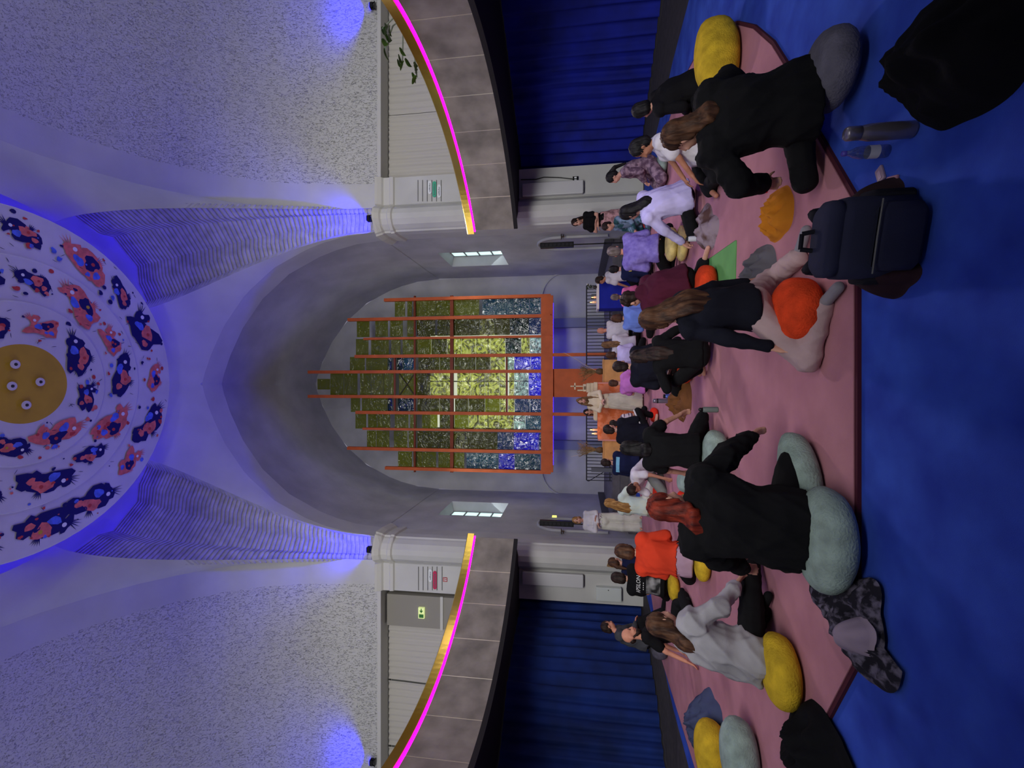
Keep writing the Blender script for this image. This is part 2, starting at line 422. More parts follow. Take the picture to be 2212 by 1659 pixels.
# ------------------------------------------------------------------ curtains
def curtain(path, z0, z1, m, amp=.05, wl=.22, seed=0):
    rnd = random.Random(seed); pts = []; L = [0]
    for i in range(len(path)-1): L.append(L[-1]+math.dist(path[i], path[i+1]))
    n = int(L[-1]/.035); ph = 0; cols = []
    for k in range(n+1):
        s = L[-1]*k/n; i = max(j for j in range(len(L)-1) if L[j] <= s+1e-9); u = (s-L[i])/(L[i+1]-L[i])
        x = path[i][0]+(path[i+1][0]-path[i][0])*u; y = path[i][1]+(path[i+1][1]-path[i][1])*u
        dx, dy = path[i+1][0]-path[i][0], path[i+1][1]-path[i][1]; q = math.hypot(dx, dy); nx, ny = -dy/q, dx/q
        ph += .035*2*math.pi/(wl*(1+.45*noise.noise((s*.9, seed, 0))))
        d = amp*(math.sin(ph)+.35*math.sin(ph*2.1+1))*(1+.5*noise.noise((s*1.7, seed+5, 0)))
        cols.append((x, y, nx, ny, d))
    rows = []
    for j in range(7):
        t = j/6; z = z0+(z1-z0)*t
        rows.append([(x+nx*d*(1.1-.5*t)+.03*noise.noise((x*1.3, y*1.3, z*.8)), y+ny*d*(1.1-.5*t), z) for x, y, nx, ny, d in cols])
    return MB().grid(rows)
NAVY = mat('navy_curtain', (17, 42, 108), .8, var=.2, vs=1.5, bump=.1, bs=90)
ROYAL = mat('royal_curtain', (17, 30, 138), .8, var=.2, vs=1.5, bump=.1, bs=90)  # same cloth as the left one, with blue light put into its colour
GREYC = mat('grey_curtain', (196, 192, 186), .9, bump=.1, bs=120)
pr = [(5.55, 13.0), (5.72, 12.55), (6.2, 11.9), (6.75, 10.85), (7.35, 9.66), (7.8, 8.3), (8.0, 6.5), (8.0, 3)]
pl = [(-5.4, 12.7), (-5.62, 12.5), (-5.9, 11.96), (-6.1, 10.85), (-6.45, 9.82), (-7.2, 8.9), (-7.75, 7.6), (-8.0, 6), (-8.0, 3)]
pr[0] = (5.5, 12.68)
tag(curtain(pr, .03, 3.14, ROYAL, .055, .3, 3).build('stage_curtain', ROYAL, smooth=True), 'navy blue pleated curtain, coloured as lit blue, under the right gallery beside the seated people in black', 'curtain')
tag(curtain(pl, .03, 3.14, NAVY, .055, .3, 9).build('stage_curtain', NAVY, smooth=True), 'navy blue pleated curtain under the left gallery behind the bearded man', 'curtain')
for sx in (-1, 1):
    spans = [(5.62, 7.6, 'next to the pier signs'), (7.62, 9.6, 'in the middle of the gallery window'), (9.62, 12.3, 'farthest from the pier')] if sx > 0 else [(6.75, 8.35, 'between the exit sign and the corner'), (8.4, 10.2, 'in the middle of the gallery window'), (10.25, 12.3, 'farthest from the exit sign')]
    for i, (a, b_, what) in enumerate(spans):
        tag(curtain([(sx*a, 12.5), (sx*b_, 12.5)], 4.0, 6.93, GREYC, .035, .17, 20+i+(5 if sx > 0 else 0)).build('window_curtain', GREYC, smooth=True),
            'pale grey pleated curtain above the %s gallery, %s' % ('right' if sx > 0 else 'left', what), 'curtain')
    lp = MB(); lp.box((sx*5.62, 12.42, 4.0), (sx*5.75, 12.6, 6.95)); struct(lp.build('trim_window_post', MOULD))

# ------------------------------------------------------------------ carpets
def carpet_mat(name, c, c2, vs):
    return mat(name, c, .95, c2=c2, vs=vs, bump=.35, bs=320, detail=5, thr=(.32, .7), dist=.01)
BLUEC = carpet_mat('blue_carpet', (34, 60, 164), (54, 88, 198), 3.0)
PINK = carpet_mat('pink_carpet', (168, 112, 126), (190, 132, 144), 2.2)
edge = [(7.14, 5.68), (8.3, 5.58), (9.4, 5.33), (10.5, 5.14), (11.7, 4.98), (11.78, 4.1), (13.33, 4.1)]
poly = [(5.7, -3.9)]+[(x, y) for y, x in edge]; poly = poly+[(-x, y) for x, y in reversed(poly)]
tag(MB().prism(poly, 0, .012).build('blue_carpet', BLUEC), 'large royal blue carpet covering the hall floor', 'carpet')
rug = thing('round_rug', 'large round pink rug on the blue carpet', 'rug', (-.28, 8.0, .012))
RO = [(a_, 5.2) for a_ in (105, 135, 165, 195, 225, 255, 285)]+[(a_, 4.96) for a_ in range(295, 460, 7)]
nn = len(RO)
cir = lambda r, z: [((q+r)*math.cos(R(a_)), (q+r)*math.sin(R(a_)), z) for a_, q in RO]
MB().loft([cir(.03, 0), cir(.03, .022)]).build('binding', mat('rug_binding', (70, 22, 40), .9), rug)
MB().loft([cir(0, .021), cir(0, .028)]).build('pile', PINK, rug)
GZ = .04     # standing height on the rug

# ------------------------------------------------------------------ painted ceiling roundel
WHITEP = mat('mural_white', (205, 203, 205), .8, var=.03, vs=2)
YEL = mat('mural_yellow', (196, 160, 48), .75, var=.05, vs=2)
MN = mat('mural_navy', (22, 18, 92), .8); MC = mat('mural_coral', (222, 112, 100), .8, var=.1, vs=9); MBl = mat('mural_blue', (84, 110, 210), .8, var=.12, vs=9); MR = mat('mural_red', (196, 70, 66), .8)
MD = mat('mural_line', (40, 36, 60), .8); MW = mat('mural_white_dot', (230, 230, 230), .8)
md = thing('ceiling_roundel', 'hanging round ceiling disc painted with navy and coral creatures on white rings', 'ceiling panel', (0, CY, 0))
RZ0 = 11.87
rads = [(.0, .75, 0), (.75, 1.52, .03), (1.52, 2.36, .10), (2.36, 3.27, .17)]
def rsurf(k, r):   # height of ring k at radius r: rises towards its outer rim
    r0, r1, dz = rads[k]; return RZ0-.17+dz+.05*(r-r0)/(r1-r0)
def ringmesh(k, m, name):
    r0, r1, dz = rads[k]; b = MB(); N_ = 72
    prof = [(max(r0-.08, .001), rsurf(k, r0)+.02), (r1-.02, rsurf(k, r1)), (r1, rsurf(k, r1)+.02), (r1, rsurf(k, r1)+.10), (max(r0-.1, .001), rsurf(k, r1)+.12)]
    return b.lathe(prof, N_).build(name, m, md)
ringmesh(0, YEL, 'centre_disc'); rg = [ringmesh(k, WHITEP, 'ring') for k in (1, 2, 3)]
for (px, py) in [(32, 787), (25, 834), (56, 875), (86, 825)]:
    p = atZ(px, py, RZ0-.17); b = MB(); b.lathe([(.001, 0), (.045, 0), (.075, .0), (.08, -.004), (.03, -.02), (.03, .02)], 16, (p.x, p.y-CY, RZ0-.178)); b.build('downlight', mat('downlight_white', (215, 210, 205), .5), md)
    MB().ell((p.x, p.y-CY, RZ0-.19), (.03, .03, .012), n=10, m=5).build('bulb', mat('downlight_bulb', (60, 60, 60), .3), md)
mats_p = [MN, MC, MBl, MR, MD, MW, YEL]
rnd = random.Random(42)
for k in (1, 2, 3):
    r0, r1, dz = rads[k]; V = []; F = []; MI = []
    lay = [0]
    def blob(a, r, wa, wr, mi, jag=.25, rot=0, n_=16, layer=0):
        c = len(V); ph = [rnd.uniform(0, 6.28) for _ in range(4)]; pts = []
        for i in range(n_):
            t = 2*math.pi*i/n_; q = 1+jag*(math.sin(2*t+ph[0])*.6+math.sin(3*t+ph[1])*.6+math.sin(5*t+ph[2])*.35)
            u, v_ = wa*q*math.cos(t), wr*q*math.sin(t)
            u, v_ = u*math.cos(rot)-v_*math.sin(rot), u*math.sin(rot)+v_*math.cos(rot)
            rr = min(max(r+v_, r0+.015), r1-.03); an = a+u/max(rr, .3); pts.append((rr*math.cos(an), rr*math.sin(an), rsurf(k, rr)-.004-.0012*layer))
        V.append((r*math.cos(a), r*math.sin(a), rsurf(k, r)-.004-.0012*layer)); V.extend(pts)
        for i in range(n_): F.append((c, c+1+(i+1) % n_, c+1+i)); MI.append(mi)
    def spikes(a, r, rot, nsp, ln, mi):
        for i in range(nsp):
            t = rot+(i-nsp/2)*.25; c = len(V)
            for (d, sd) in ((0, -.018), (0, .018), (ln, 0)):
                rr = r+d*math.sin(t)+sd*math.cos(t); an = a+(d*math.cos(t)-sd*math.sin(t))/max(r, .3)
                rr = min(max(rr, r0+.01), r1-.02); V.append((rr*math.cos(an), rr*math.sin(an), rsurf(k, rr)-.005))
            F.append((c, c+1, c+2)); MI.append(mi)
    ncr = {1: 8, 2: 13, 3: 17}[k]; rc = (r0+r1)/2; h = r1-r0
    for i in range(ncr):
        a = 2*math.pi*(i+rnd.uniform(-.12, .12))/ncr+k; big = (i % 2 == 0); rot = rnd.uniform(-.6, .6)
        S = h*(.37 if big else .25); ca, cb = (0, 1) if rnd.random() < .6 else (1, 0)
        blob(a, rc+rnd.uniform(-.05, .05)*h, S*1.35, S*.72, ca, .3, rot, 20, 0)
        blob(a+S*.75/rc, rc-S*.25, S*.65, S*.55, ca, .3, rot, 14, 0)
        blob(a-S*.9/rc, rc+S*.35, S*.6, S*.42, ca, .35, rot+1, 14, 0)
        spikes(a-S*1.1/rc, rc+S*.3, 2.4, 4, S*.9, ca); spikes(a+S*.4/rc, rc+S*.4, 1.2, 5, S*.6, ca)
        blob(a+S*.2/rc, rc+S*.2, S*.55, S*.4, cb, .3, rot, 14, 1)
        blob(a-S*.5/rc, rc-S*.12, S*.36, S*.26, 2, .2, rot, 12, 2)
        blob(a+S*.8/rc, rc-S*.3, S*.25, S*.22, 2 if ca == 1 else 1, .2, 0, 10, 2)
        blob(a-S*.9/rc, rc+S*.4, S*.14, S*.14, 5, 0, 0, 10, 3); blob(a+S*.3/rc, rc+S*.2, S*.12, S*.12, 3 if rnd.random() < .8 else 6, .05, 0, 10, 3)
    for i in range({1: 60, 2: 95, 3: 130}[k]):
        a = rnd.uniform(0, 6.283); r = rnd.uniform(r0+.07, r1-.07); s_ = rnd.uniform(.014, .06)
        blob(a, r, s_, s_*rnd.uniform(.7, 1), rnd.choice((0, 0, 1, 2, 3, 3)), rnd.choice((.05, .3)), 0, 9, 1)
    for i in range(46):
        a = rnd.uniform(0, 6.283); r = rnd.uniform(r0+.06, r1-.06); blob(a, r, .05, .005, 4, .1, rnd.uniform(-1.5, 1.5), 8, 1)
    obj('painted_creatures', V, F, None, rg[k-1], mats=mats_p, mi=MI)['kind'] = 'stuff'
MB().lathe([(3.17, 12.0), (3.2, 12.0), (3.2, 12.1), (3.17, 12.1), (3.17, 12.0)], 64).build('cove_lip', WHITEP, md)  # unseen lip added as a stop for the blue light
cove = MB().lathe([(2.92, 13.38), (3.0, 13.38), (3.0, 13.44), (2.92, 13.44), (2.92, 13.38)], 64).build('cove_led', mat('blue_led', (30, 10, 255), .5, emit=22, ecol=(44, 8, 255)), md)
MB().bar((0, 0, 12.0), (0, 0, 13.85), .05).build('suspension_rod', MOULD, md)

# ------------------------------------------------------------------ glass screen in the chancel
ORANGE = mat('orange_steel', (196, 92, 44), .55, var=.06, vs=3)
def glass(name, c, tr, pat=0, refl=.10, dens=.5):
    if name in MATS: return MATS[name]
    m = bpy.data.materials.new(name); m.use_nodes = True; nt = m.node_tree; N = nt.nodes; L = nt.links; N.clear()
    out = N.new('ShaderNodeOutputMaterial'); tb = N.new('ShaderNodeBsdfTransparent'); df = N.new('ShaderNodeBsdfDiffuse'); gl = N.new('ShaderNodeBsdfGlossy')
    tl = N.new('ShaderNodeBsdfTranslucent'); m0 = N.new('ShaderNodeMixShader'); m0.inputs[0].default_value = .5; L.new(df.outputs[0], m0.inputs[1]); L.new(tl.outputs[0], m0.inputs[2])
    m1 = N.new('ShaderNodeMixShader'); m2 = N.new('ShaderNodeMixShader'); m1.inputs[0].default_value = dens; m2.inputs[0].default_value = refl
    L.new(tb.outputs[0], m1.inputs[1]); L.new(m0.outputs[0], m1.inputs[2]); L.new(m1.outputs[0], m2.inputs[1]); L.new(gl.outputs[0], m2.inputs[2]); L.new(m2.outputs[0], out.inputs[0])
    df.inputs[0].default_value = rgb(*c); tl.inputs[0].default_value = rgb(*c); tb.inputs[0].default_value = rgb(*tr); gl.inputs['Roughness'].default_value = .12
    tc = N.new('ShaderNodeTexCoord'); n = N.new('ShaderNodeTexNoise'); n.inputs['Scale'].default_value = 3.2; n.inputs['Detail'].default_value = 3; n.inputs['Distortion'].default_value = 2.5
    L.new(tc.outputs['Object'], n.inputs['Vector'])
    bp = N.new('ShaderNodeBump'); bp.inputs['Strength'].default_value = .6; bp.inputs['Distance'].default_value = .1; L.new(n.outputs['Fac'], bp.inputs['Height']); L.new(bp.outputs[0], gl.inputs['Normal'])
    if pat:
        r = N.new('ShaderNodeValToRGB'); L.new(n.outputs['Fac'], r.inputs[0]); e = r.color_ramp.elements
        e[0].position = .36; e[1].position = .56; e[0].color = rgb(*[x*(1-pat) for x in tr]); e[1].color = rgb(*tr); L.new(r.outputs[0], tb.inputs[0])
    MATS[name] = m; return m
GL = {'o': glass('glass_olive', (150, 158, 50), (196, 202, 96), 0, .04, .45), 'O': glass('glass_olive_thick', (126, 132, 44), (150, 156, 78), .5, .05, .45),
      'c': glass('glass_clear_yellow', (170, 176, 80), (236, 240, 168), .42, .08, .12), 'w': glass('glass_clear', (170, 195, 190), (214, 236, 232), .4, .12, .12),
      'g': glass('glass_green', (20, 74, 62), (60, 140, 112), .45, .1, .55), 't': glass('glass_teal', (44, 118, 136), (90, 170, 176), .2, .10, .55),
      'b': glass('glass_blue', (24, 92, 140), (60, 140, 190), .3, .1, .7), 'B': glass('glass_cobalt', (24, 40, 255), (50, 70, 255), .5, .12, .6)}  # the B panes have the blue lamp reflection put into their colour
COLS = [640, 683, 727, 767, 802, 858, 894, 931, 976, 1019]
TOPS = [833, 755, 789, 770, 670, 670, 772, 787, 754, 835]
PAN = [[(853,875,'o'),(880,890,'o'),(893,942,'o'),(942,970,'o'),(973,1035,'o'),(1042,1075,'t'),(1077,1108,'t'),(1110,1142,'t'),(1144,1167,'t')],
 [(771,798,'o'),(811,838,'o'),(843,870,'o'),(880,895,'o'),(900,940,'O'),(945,975,'O'),(980,1034,'O'),(1036,1067,'c'),(1069,1100,'O'),(1102,1140,'g'),(1143,1175,'b')],
 [(769,796,'o'),(802,840,'o'),(845,865,'o'),(870,898,'o'),(902,930,'o'),(932,964,'O'),(966,994,'c'),(997,1026,'c'),(1028,1058,'c'),(1060,1090,'c'),(1092,1124,'g'),(1126,1142,'c'),(1145,1174,'w')],
 [(756,788,'o'),(791,837,'o'),(838,846,'g'),(858,871,'g'),(872,898,'t'),(904,949,'O'),(950,978,'O'),(982,1025,'O'),(1028,1058,'O'),(1060,1091,'c'),(1097,1110,'w'),(1111,1145,'B'),(1147,1174,'B')],
 [(686,713,'o'),(714,742,'o'),(743,772,'o'),(778,801,'o'),(802,829,'o'),(830,852,'o'),(862,900,'o'),(902,920,'O'),(922,952,'c'),(953,978,'c'),(988,1015,'c'),(1017,1046,'c'),(1048,1078,'c'),(1079,1092,'c'),(1100,1110,'c'),(1111,1140,'w'),(1142,1171,'B')],
 [(758,778,'o'),(782,837,'o'),(838,847,'g'),(860,897,'g'),(902,949,'O'),(950,978,'O'),(983,1010,'O'),(1012,1046,'O'),(1048,1078,'o'),(1080,1092,'c'),(1098,1108,'c'),(1112,1143,'b'),(1145,1175,'b')],
 [(768,791,'o'),(795,814,'o'),(815,843,'o'),(853,882,'o'),(886,900,'o'),(912,945,'o'),(950,978,'O'),(982,1010,'o'),(1013,1045,'c'),(1047,1077,'c'),(1078,1108,'c'),(1110,1134,'w'),(1135,1172,'t')],
 [(793,812,'o'),(813,841,'o'),(851,880,'o'),(883,897,'o'),(902,975,'O'),(978,1008,'c'),(1010,1074,'O'),(1075,1108,'b'),(1110,1140,'B'),(1141,1164,'B'),(1165,1176,'t')],
 [(860,890,'o'),(893,910,'o'),(913,942,'o'),(947,972,'o'),(974,1003,'o'),(1008,1042,'t'),(1044,1075,'t'),(1077,1108,'B'),(1112,1143,'t'),(1145,1167,'t')]]
gs = thing('glass_screen', 'tall orange steel screen hung with olive, yellow and blue glass panes behind the altar', 'glass screen', (0, 16.3, .63))
def gY(y): return 16.3-.35*(1-((829.5-y)/190)**2)
def rel(p): return (p[0], p[1]-16.3, p[2]-.63)
for i, y in enumerate(COLS):
    Y = gY(y); a = atY(TOPS[i], y, Y); bt = atY(1190, y, Y); zb = .63 if y in (767, 894) else bt.z; w_ = .055 if i not in (2, 7) else .04
    a = Vector((bt.x, Y, a.z)); MB().box((a.x-w_, Y-.16-16.3, zb-.63), (a.x+w_, Y-.02-16.3, a.z-.63)).build('post', ORANGE, gs)
for i in range(9):
    ya, yb_ = COLS[i], COLS[i+1]; Y = gY((ya+yb_)/2)
    for k, (x0, x1, t) in enumerate(PAN[i]):
        ins = 2 if not (i == 4 and k == 0) else 16
        if k+1 < len(PAN[i]) and PAN[i][k+1][0]-x1 < 5 and x1 > 890: x1 = PAN[i][k+1][0]-.6
        yy = Y+.06+.05*((k+i) % 2)
        p = atY(x0, ya+ins, yy); q = atY(x1, yb_-ins, yy); X0, X1 = atY(1000, yb_-ins, yy).x, atY(1000, ya+ins, yy).x
        o = MB().box((X0, yy-16.3-.008, q.z-.63), (X1, yy-16.3+.008, p.z-.63)).build('pane', GL[t], gs)
    p0 = atY(1169, ya, Y-.1); p1 = atY(1195, yb_, Y-.1)
    MB().box((p1.x-.01, Y-.17-16.3, p1.z-.63), (p0.x+.01, Y-.03-16.3, p0.z-.63)).build('sill_beam', ORANGE, gs)
DARKO = mat('dark_orange_steel', (120, 52, 30), .55)
for x, c0, c1 in ((897, 0, 9), (977, 0, 9), (854, 3, 6), (1095, 3, 6)):
    for i in range(c0, c1):
        ya, yb_ = COLS[i], COLS[i+1]; p = atY(x, ya, gY(ya)); q = atY(x, yb_, gY(yb_))
        MB().bar(rel(p-Vector((0, .04, 0))), rel(q-Vector((0, .04, 0))), .08 if x == 977 else .045, n=4).build('cross_bar', DARKO, gs)
for s in (0, 1):
    p = atY(862 if s else 896, 806, gY(830)); q = atY(896 if s else 862, 855, gY(830)); MB().bar(rel(p), rel(q), .02, n=5).build('brace', mat('dark_rod', (50, 44, 30), .6), gs)
p0 = atY(1195, 797, 16.0); p1 = atY(1310, 858, 16.0)
MB().box((p1.x, 15.9-16.3, 0), (p0.x, 15.98-16.3, p0.z-.63+.35)).build('centre_slab', ORANGE, gs)

MB().box((-2.9, .32, 1.86), (2.9, .38, 1.92)).build('sill_led', mat('blue_led_strip', (30, 10, 255), .5, emit=14, ecol=(40, 14, 255)), gs)

# ------------------------------------------------------------------ people
SKIN = mat('skin', (200, 150, 130), .6, var=.06, vs=10, spec=.35)
SKINT = mat('skin_tan', (170, 116, 92), .6, var=.06, vs=10)
SKINR = mat('skin_ruddy', (206, 142, 118), .6, var=.06, vs=10)
def cloth(name, c, c2=None, vs=3, var=.08, bs=130, stretch=None, thr=None, detail=3):
    return mat('cloth_'+name, c, .92, var=var, c2=c2, vs=vs, bump=.12, bs=bs, stretch=stretch, thr=thr, detail=detail, spec=.15)
def hairm(name, c, c2):
    return mat('hair_'+name, c, .6, c2=c2, vs=26, stretch=(1, 1, .12), bump=.5, bs=90, thr=(.35, .68), spec=.22, dist=.01)
H_BROWN = hairm('brown', (48, 30, 24), (98, 66, 46)); H_DARK = hairm('dark_brown', (24, 17, 16), (56, 40, 36)); H_BLACK = hairm('black', (12, 11, 13), (34, 31, 34))
H_RED = hairm('copper_red', (66, 18, 14), (142, 50, 32)); H_BLOND = hairm('blond', (122, 84, 44), (186, 142, 84)); H_GREY = hairm('grey_brown', (84, 72, 68), (132, 118, 112)); H_LB = hairm('light_brown', (84, 58, 38), (140, 104, 68))
EYE = mat('eye_dark', (30, 24, 24), .2); LIP = mat('lips', (168, 92, 88), .5); SOCK = cloth('grey_sock', (134, 130, 140)); BLACKT = cloth('black_trousers', (20, 20, 23)); SOLE = cloth('blue_sock', (92, 102, 132))
FIN = []      # meshes still carrying their remesh modifiers

def rotx(a): return Matrix.Rotation(a, 3, 'X')
def capsule(b, p, q, r0, r1, n=10):
    p = Vector(p); q = Vector(q); d = q-p
    if d.length < 1e-5: d = Vector((0, 0, 1e-4))
    d.normalize(); a = d.orthogonal().normalized(); c = d.cross(a); rows = []
    for (cen, r, sg, angs) in ((p, r0, -1, (85, 55, 25)), (q, r1, 1, (0, 30, 60, 85))):
        for an in angs:
            cc = cen+d*sg*r*math.sin(R(an)); rr = r*math.cos(R(an))
            rows.append([cc+a*rr*math.cos(2*math.pi*i/n)+c*rr*math.sin(2*math.pi*i/n) for i in range(n)])
    b.loft(rows)
def section(c, up, right, w, d, n=16, back=0):
    """elliptic ring round c, perpendicular to up; forward is up x right turned"""
    f = up.cross(right).normalized(); out = []
    for i in range(n):
        t = 2*math.pi*i/n; ct, st = math.cos(t), math.sin(t)
        ct = math.copysign(abs(ct)**.85, ct)
        out.append(c+right*w*ct+f*d*st)
    return out
def ik(a, t, l1, l2, pole):
    a = Vector(a); t = Vector(t); d = t-a; L_ = min(d.length, (l1+l2)*.995); dn = d.normalized(); t = a+dn*L_
    x = (l1*l1-l2*l2+L_*L_)/(2*L_); h = math.sqrt(max(l1*l1-x*x, 0)); p = Vector(pole)-dn*Vector(pole).dot(dn)
    return a+dn*x+p.normalized()*h, t
def hand(b, wr, d, up, mir, curl=.5, s=1.0):
    d = d.normalized(); side = d.cross(up).normalized(); up = side.cross(d).normalized()
    for k in (-1, 0, 1): capsule(b, wr+side*.022*k*s, wr+d*.085*s+side*.026*k*s, .018*s, .016*s, 8)
    for k, ln in ((-1.5, .058), (-.5, .072), (.5, .078), (1.5, .07)):
        ln = ln*s; p0 = wr+d*.085*s+side*.0215*k*mir*s; d1 = (d-up*curl*.5+side*.05*k*mir).normalized(); d2 = (d-up*curl*1.5).normalized()
        p1 = p0+d1*ln*.55; capsule(b, p0-d*.01, p1, .0105*s, .0098*s, 7); capsule(b, p1, p1+d2*ln*.5, .0098*s, .0085*s, 7)
    p0 = wr+d*.03*s+side*.03*mir*s; dd = (d*.6+side*.75*mir-up*.25).normalized(); capsule(b, p0, p0+dd*.045*s, .0135*s, .0115*s, 7); capsule(b, p0+dd*.045*s, p0+dd*.045*s+(d*.9+side*.25*mir).normalized()*.032*s, .0115*s, .0095*s, 7)

def skin_obj(name, b, m, parent, vox, sm_=4, fold=0, kind='cloth', fs=(1, 1, .5), hc=None):
    o = b.build(name, m, parent)
    md_ = o.modifiers.new('remesh', 'REMESH'); md_.mode = 'VOXEL'; md_.voxel_size = vox
    s_ = o.modifiers.new('smooth', 'SMOOTH'); s_.factor = .5; s_.iterations = sm_
    FIN.append((o, m, fold, kind, fs, hc)); return o
def finish_people():
    dg = bpy.context.evaluated_depsgraph_get()
    done = []
    for (o, m, fold, kind, fs, hc) in FIN:
        me = bpy.data.meshes.new_from_object(o.evaluated_get(dg)); done.append((o, me))
    for (o, me), (_, m, fold, kind, fs, hc) in zip(done, FIN):
        o.modifiers.clear(); old = o.data; nm = old.name; o.data = me; bpy.data.meshes.remove(old); me.name = nm
        me.materials.clear(); me.materials.append(m)
        me.polygons.foreach_set('use_smooth', [True]*len(me.polygons)); me.polygons.foreach_set('material_index', [0]*len(me.polygons))
        if fold:
            nv = len(me.vertices); co = np.empty(nv*3); no = np.empty(nv*3); me.vertices.foreach_get('co', co); me.vertices.foreach_get('normal', no)
            co = co.reshape(-1, 3); no = no.reshape(-1, 3); rs = np.random.RandomState(abs(hash(o.name)) % 1000 if False else len(nm)*7+nv % 97); d = np.zeros(nv)
            if kind == 'cloth':
                for _ in range(7):
                    k = rs.normal(size=3)*np.array(fs)*13; q = co @ (rs.normal(size=3)*4)
                    d += (1-np.abs(np.sin(co @ k+1.2*np.sin(q+rs.rand()*6)+rs.rand()*6)))**2*rs.uniform(.4, 1)
                d = (d-d.mean())/1.25
            else:
                c = np.array(hc); an = np.arctan2(co[:, 0]-c[0], -(co[:, 1]-c[1])+.02); z = co[:, 2]
                d = .5*np.sin(an*17+5*np.sin(z*7+rs.rand()*6))+.5*np.sin(an*31+4*np.sin(z*11+2))+.6*np.sin(z*9+an*3)
            co = co+no*(d*fold)[:, None]; me.vertices.foreach_set('co', co.ravel())
        me.update()

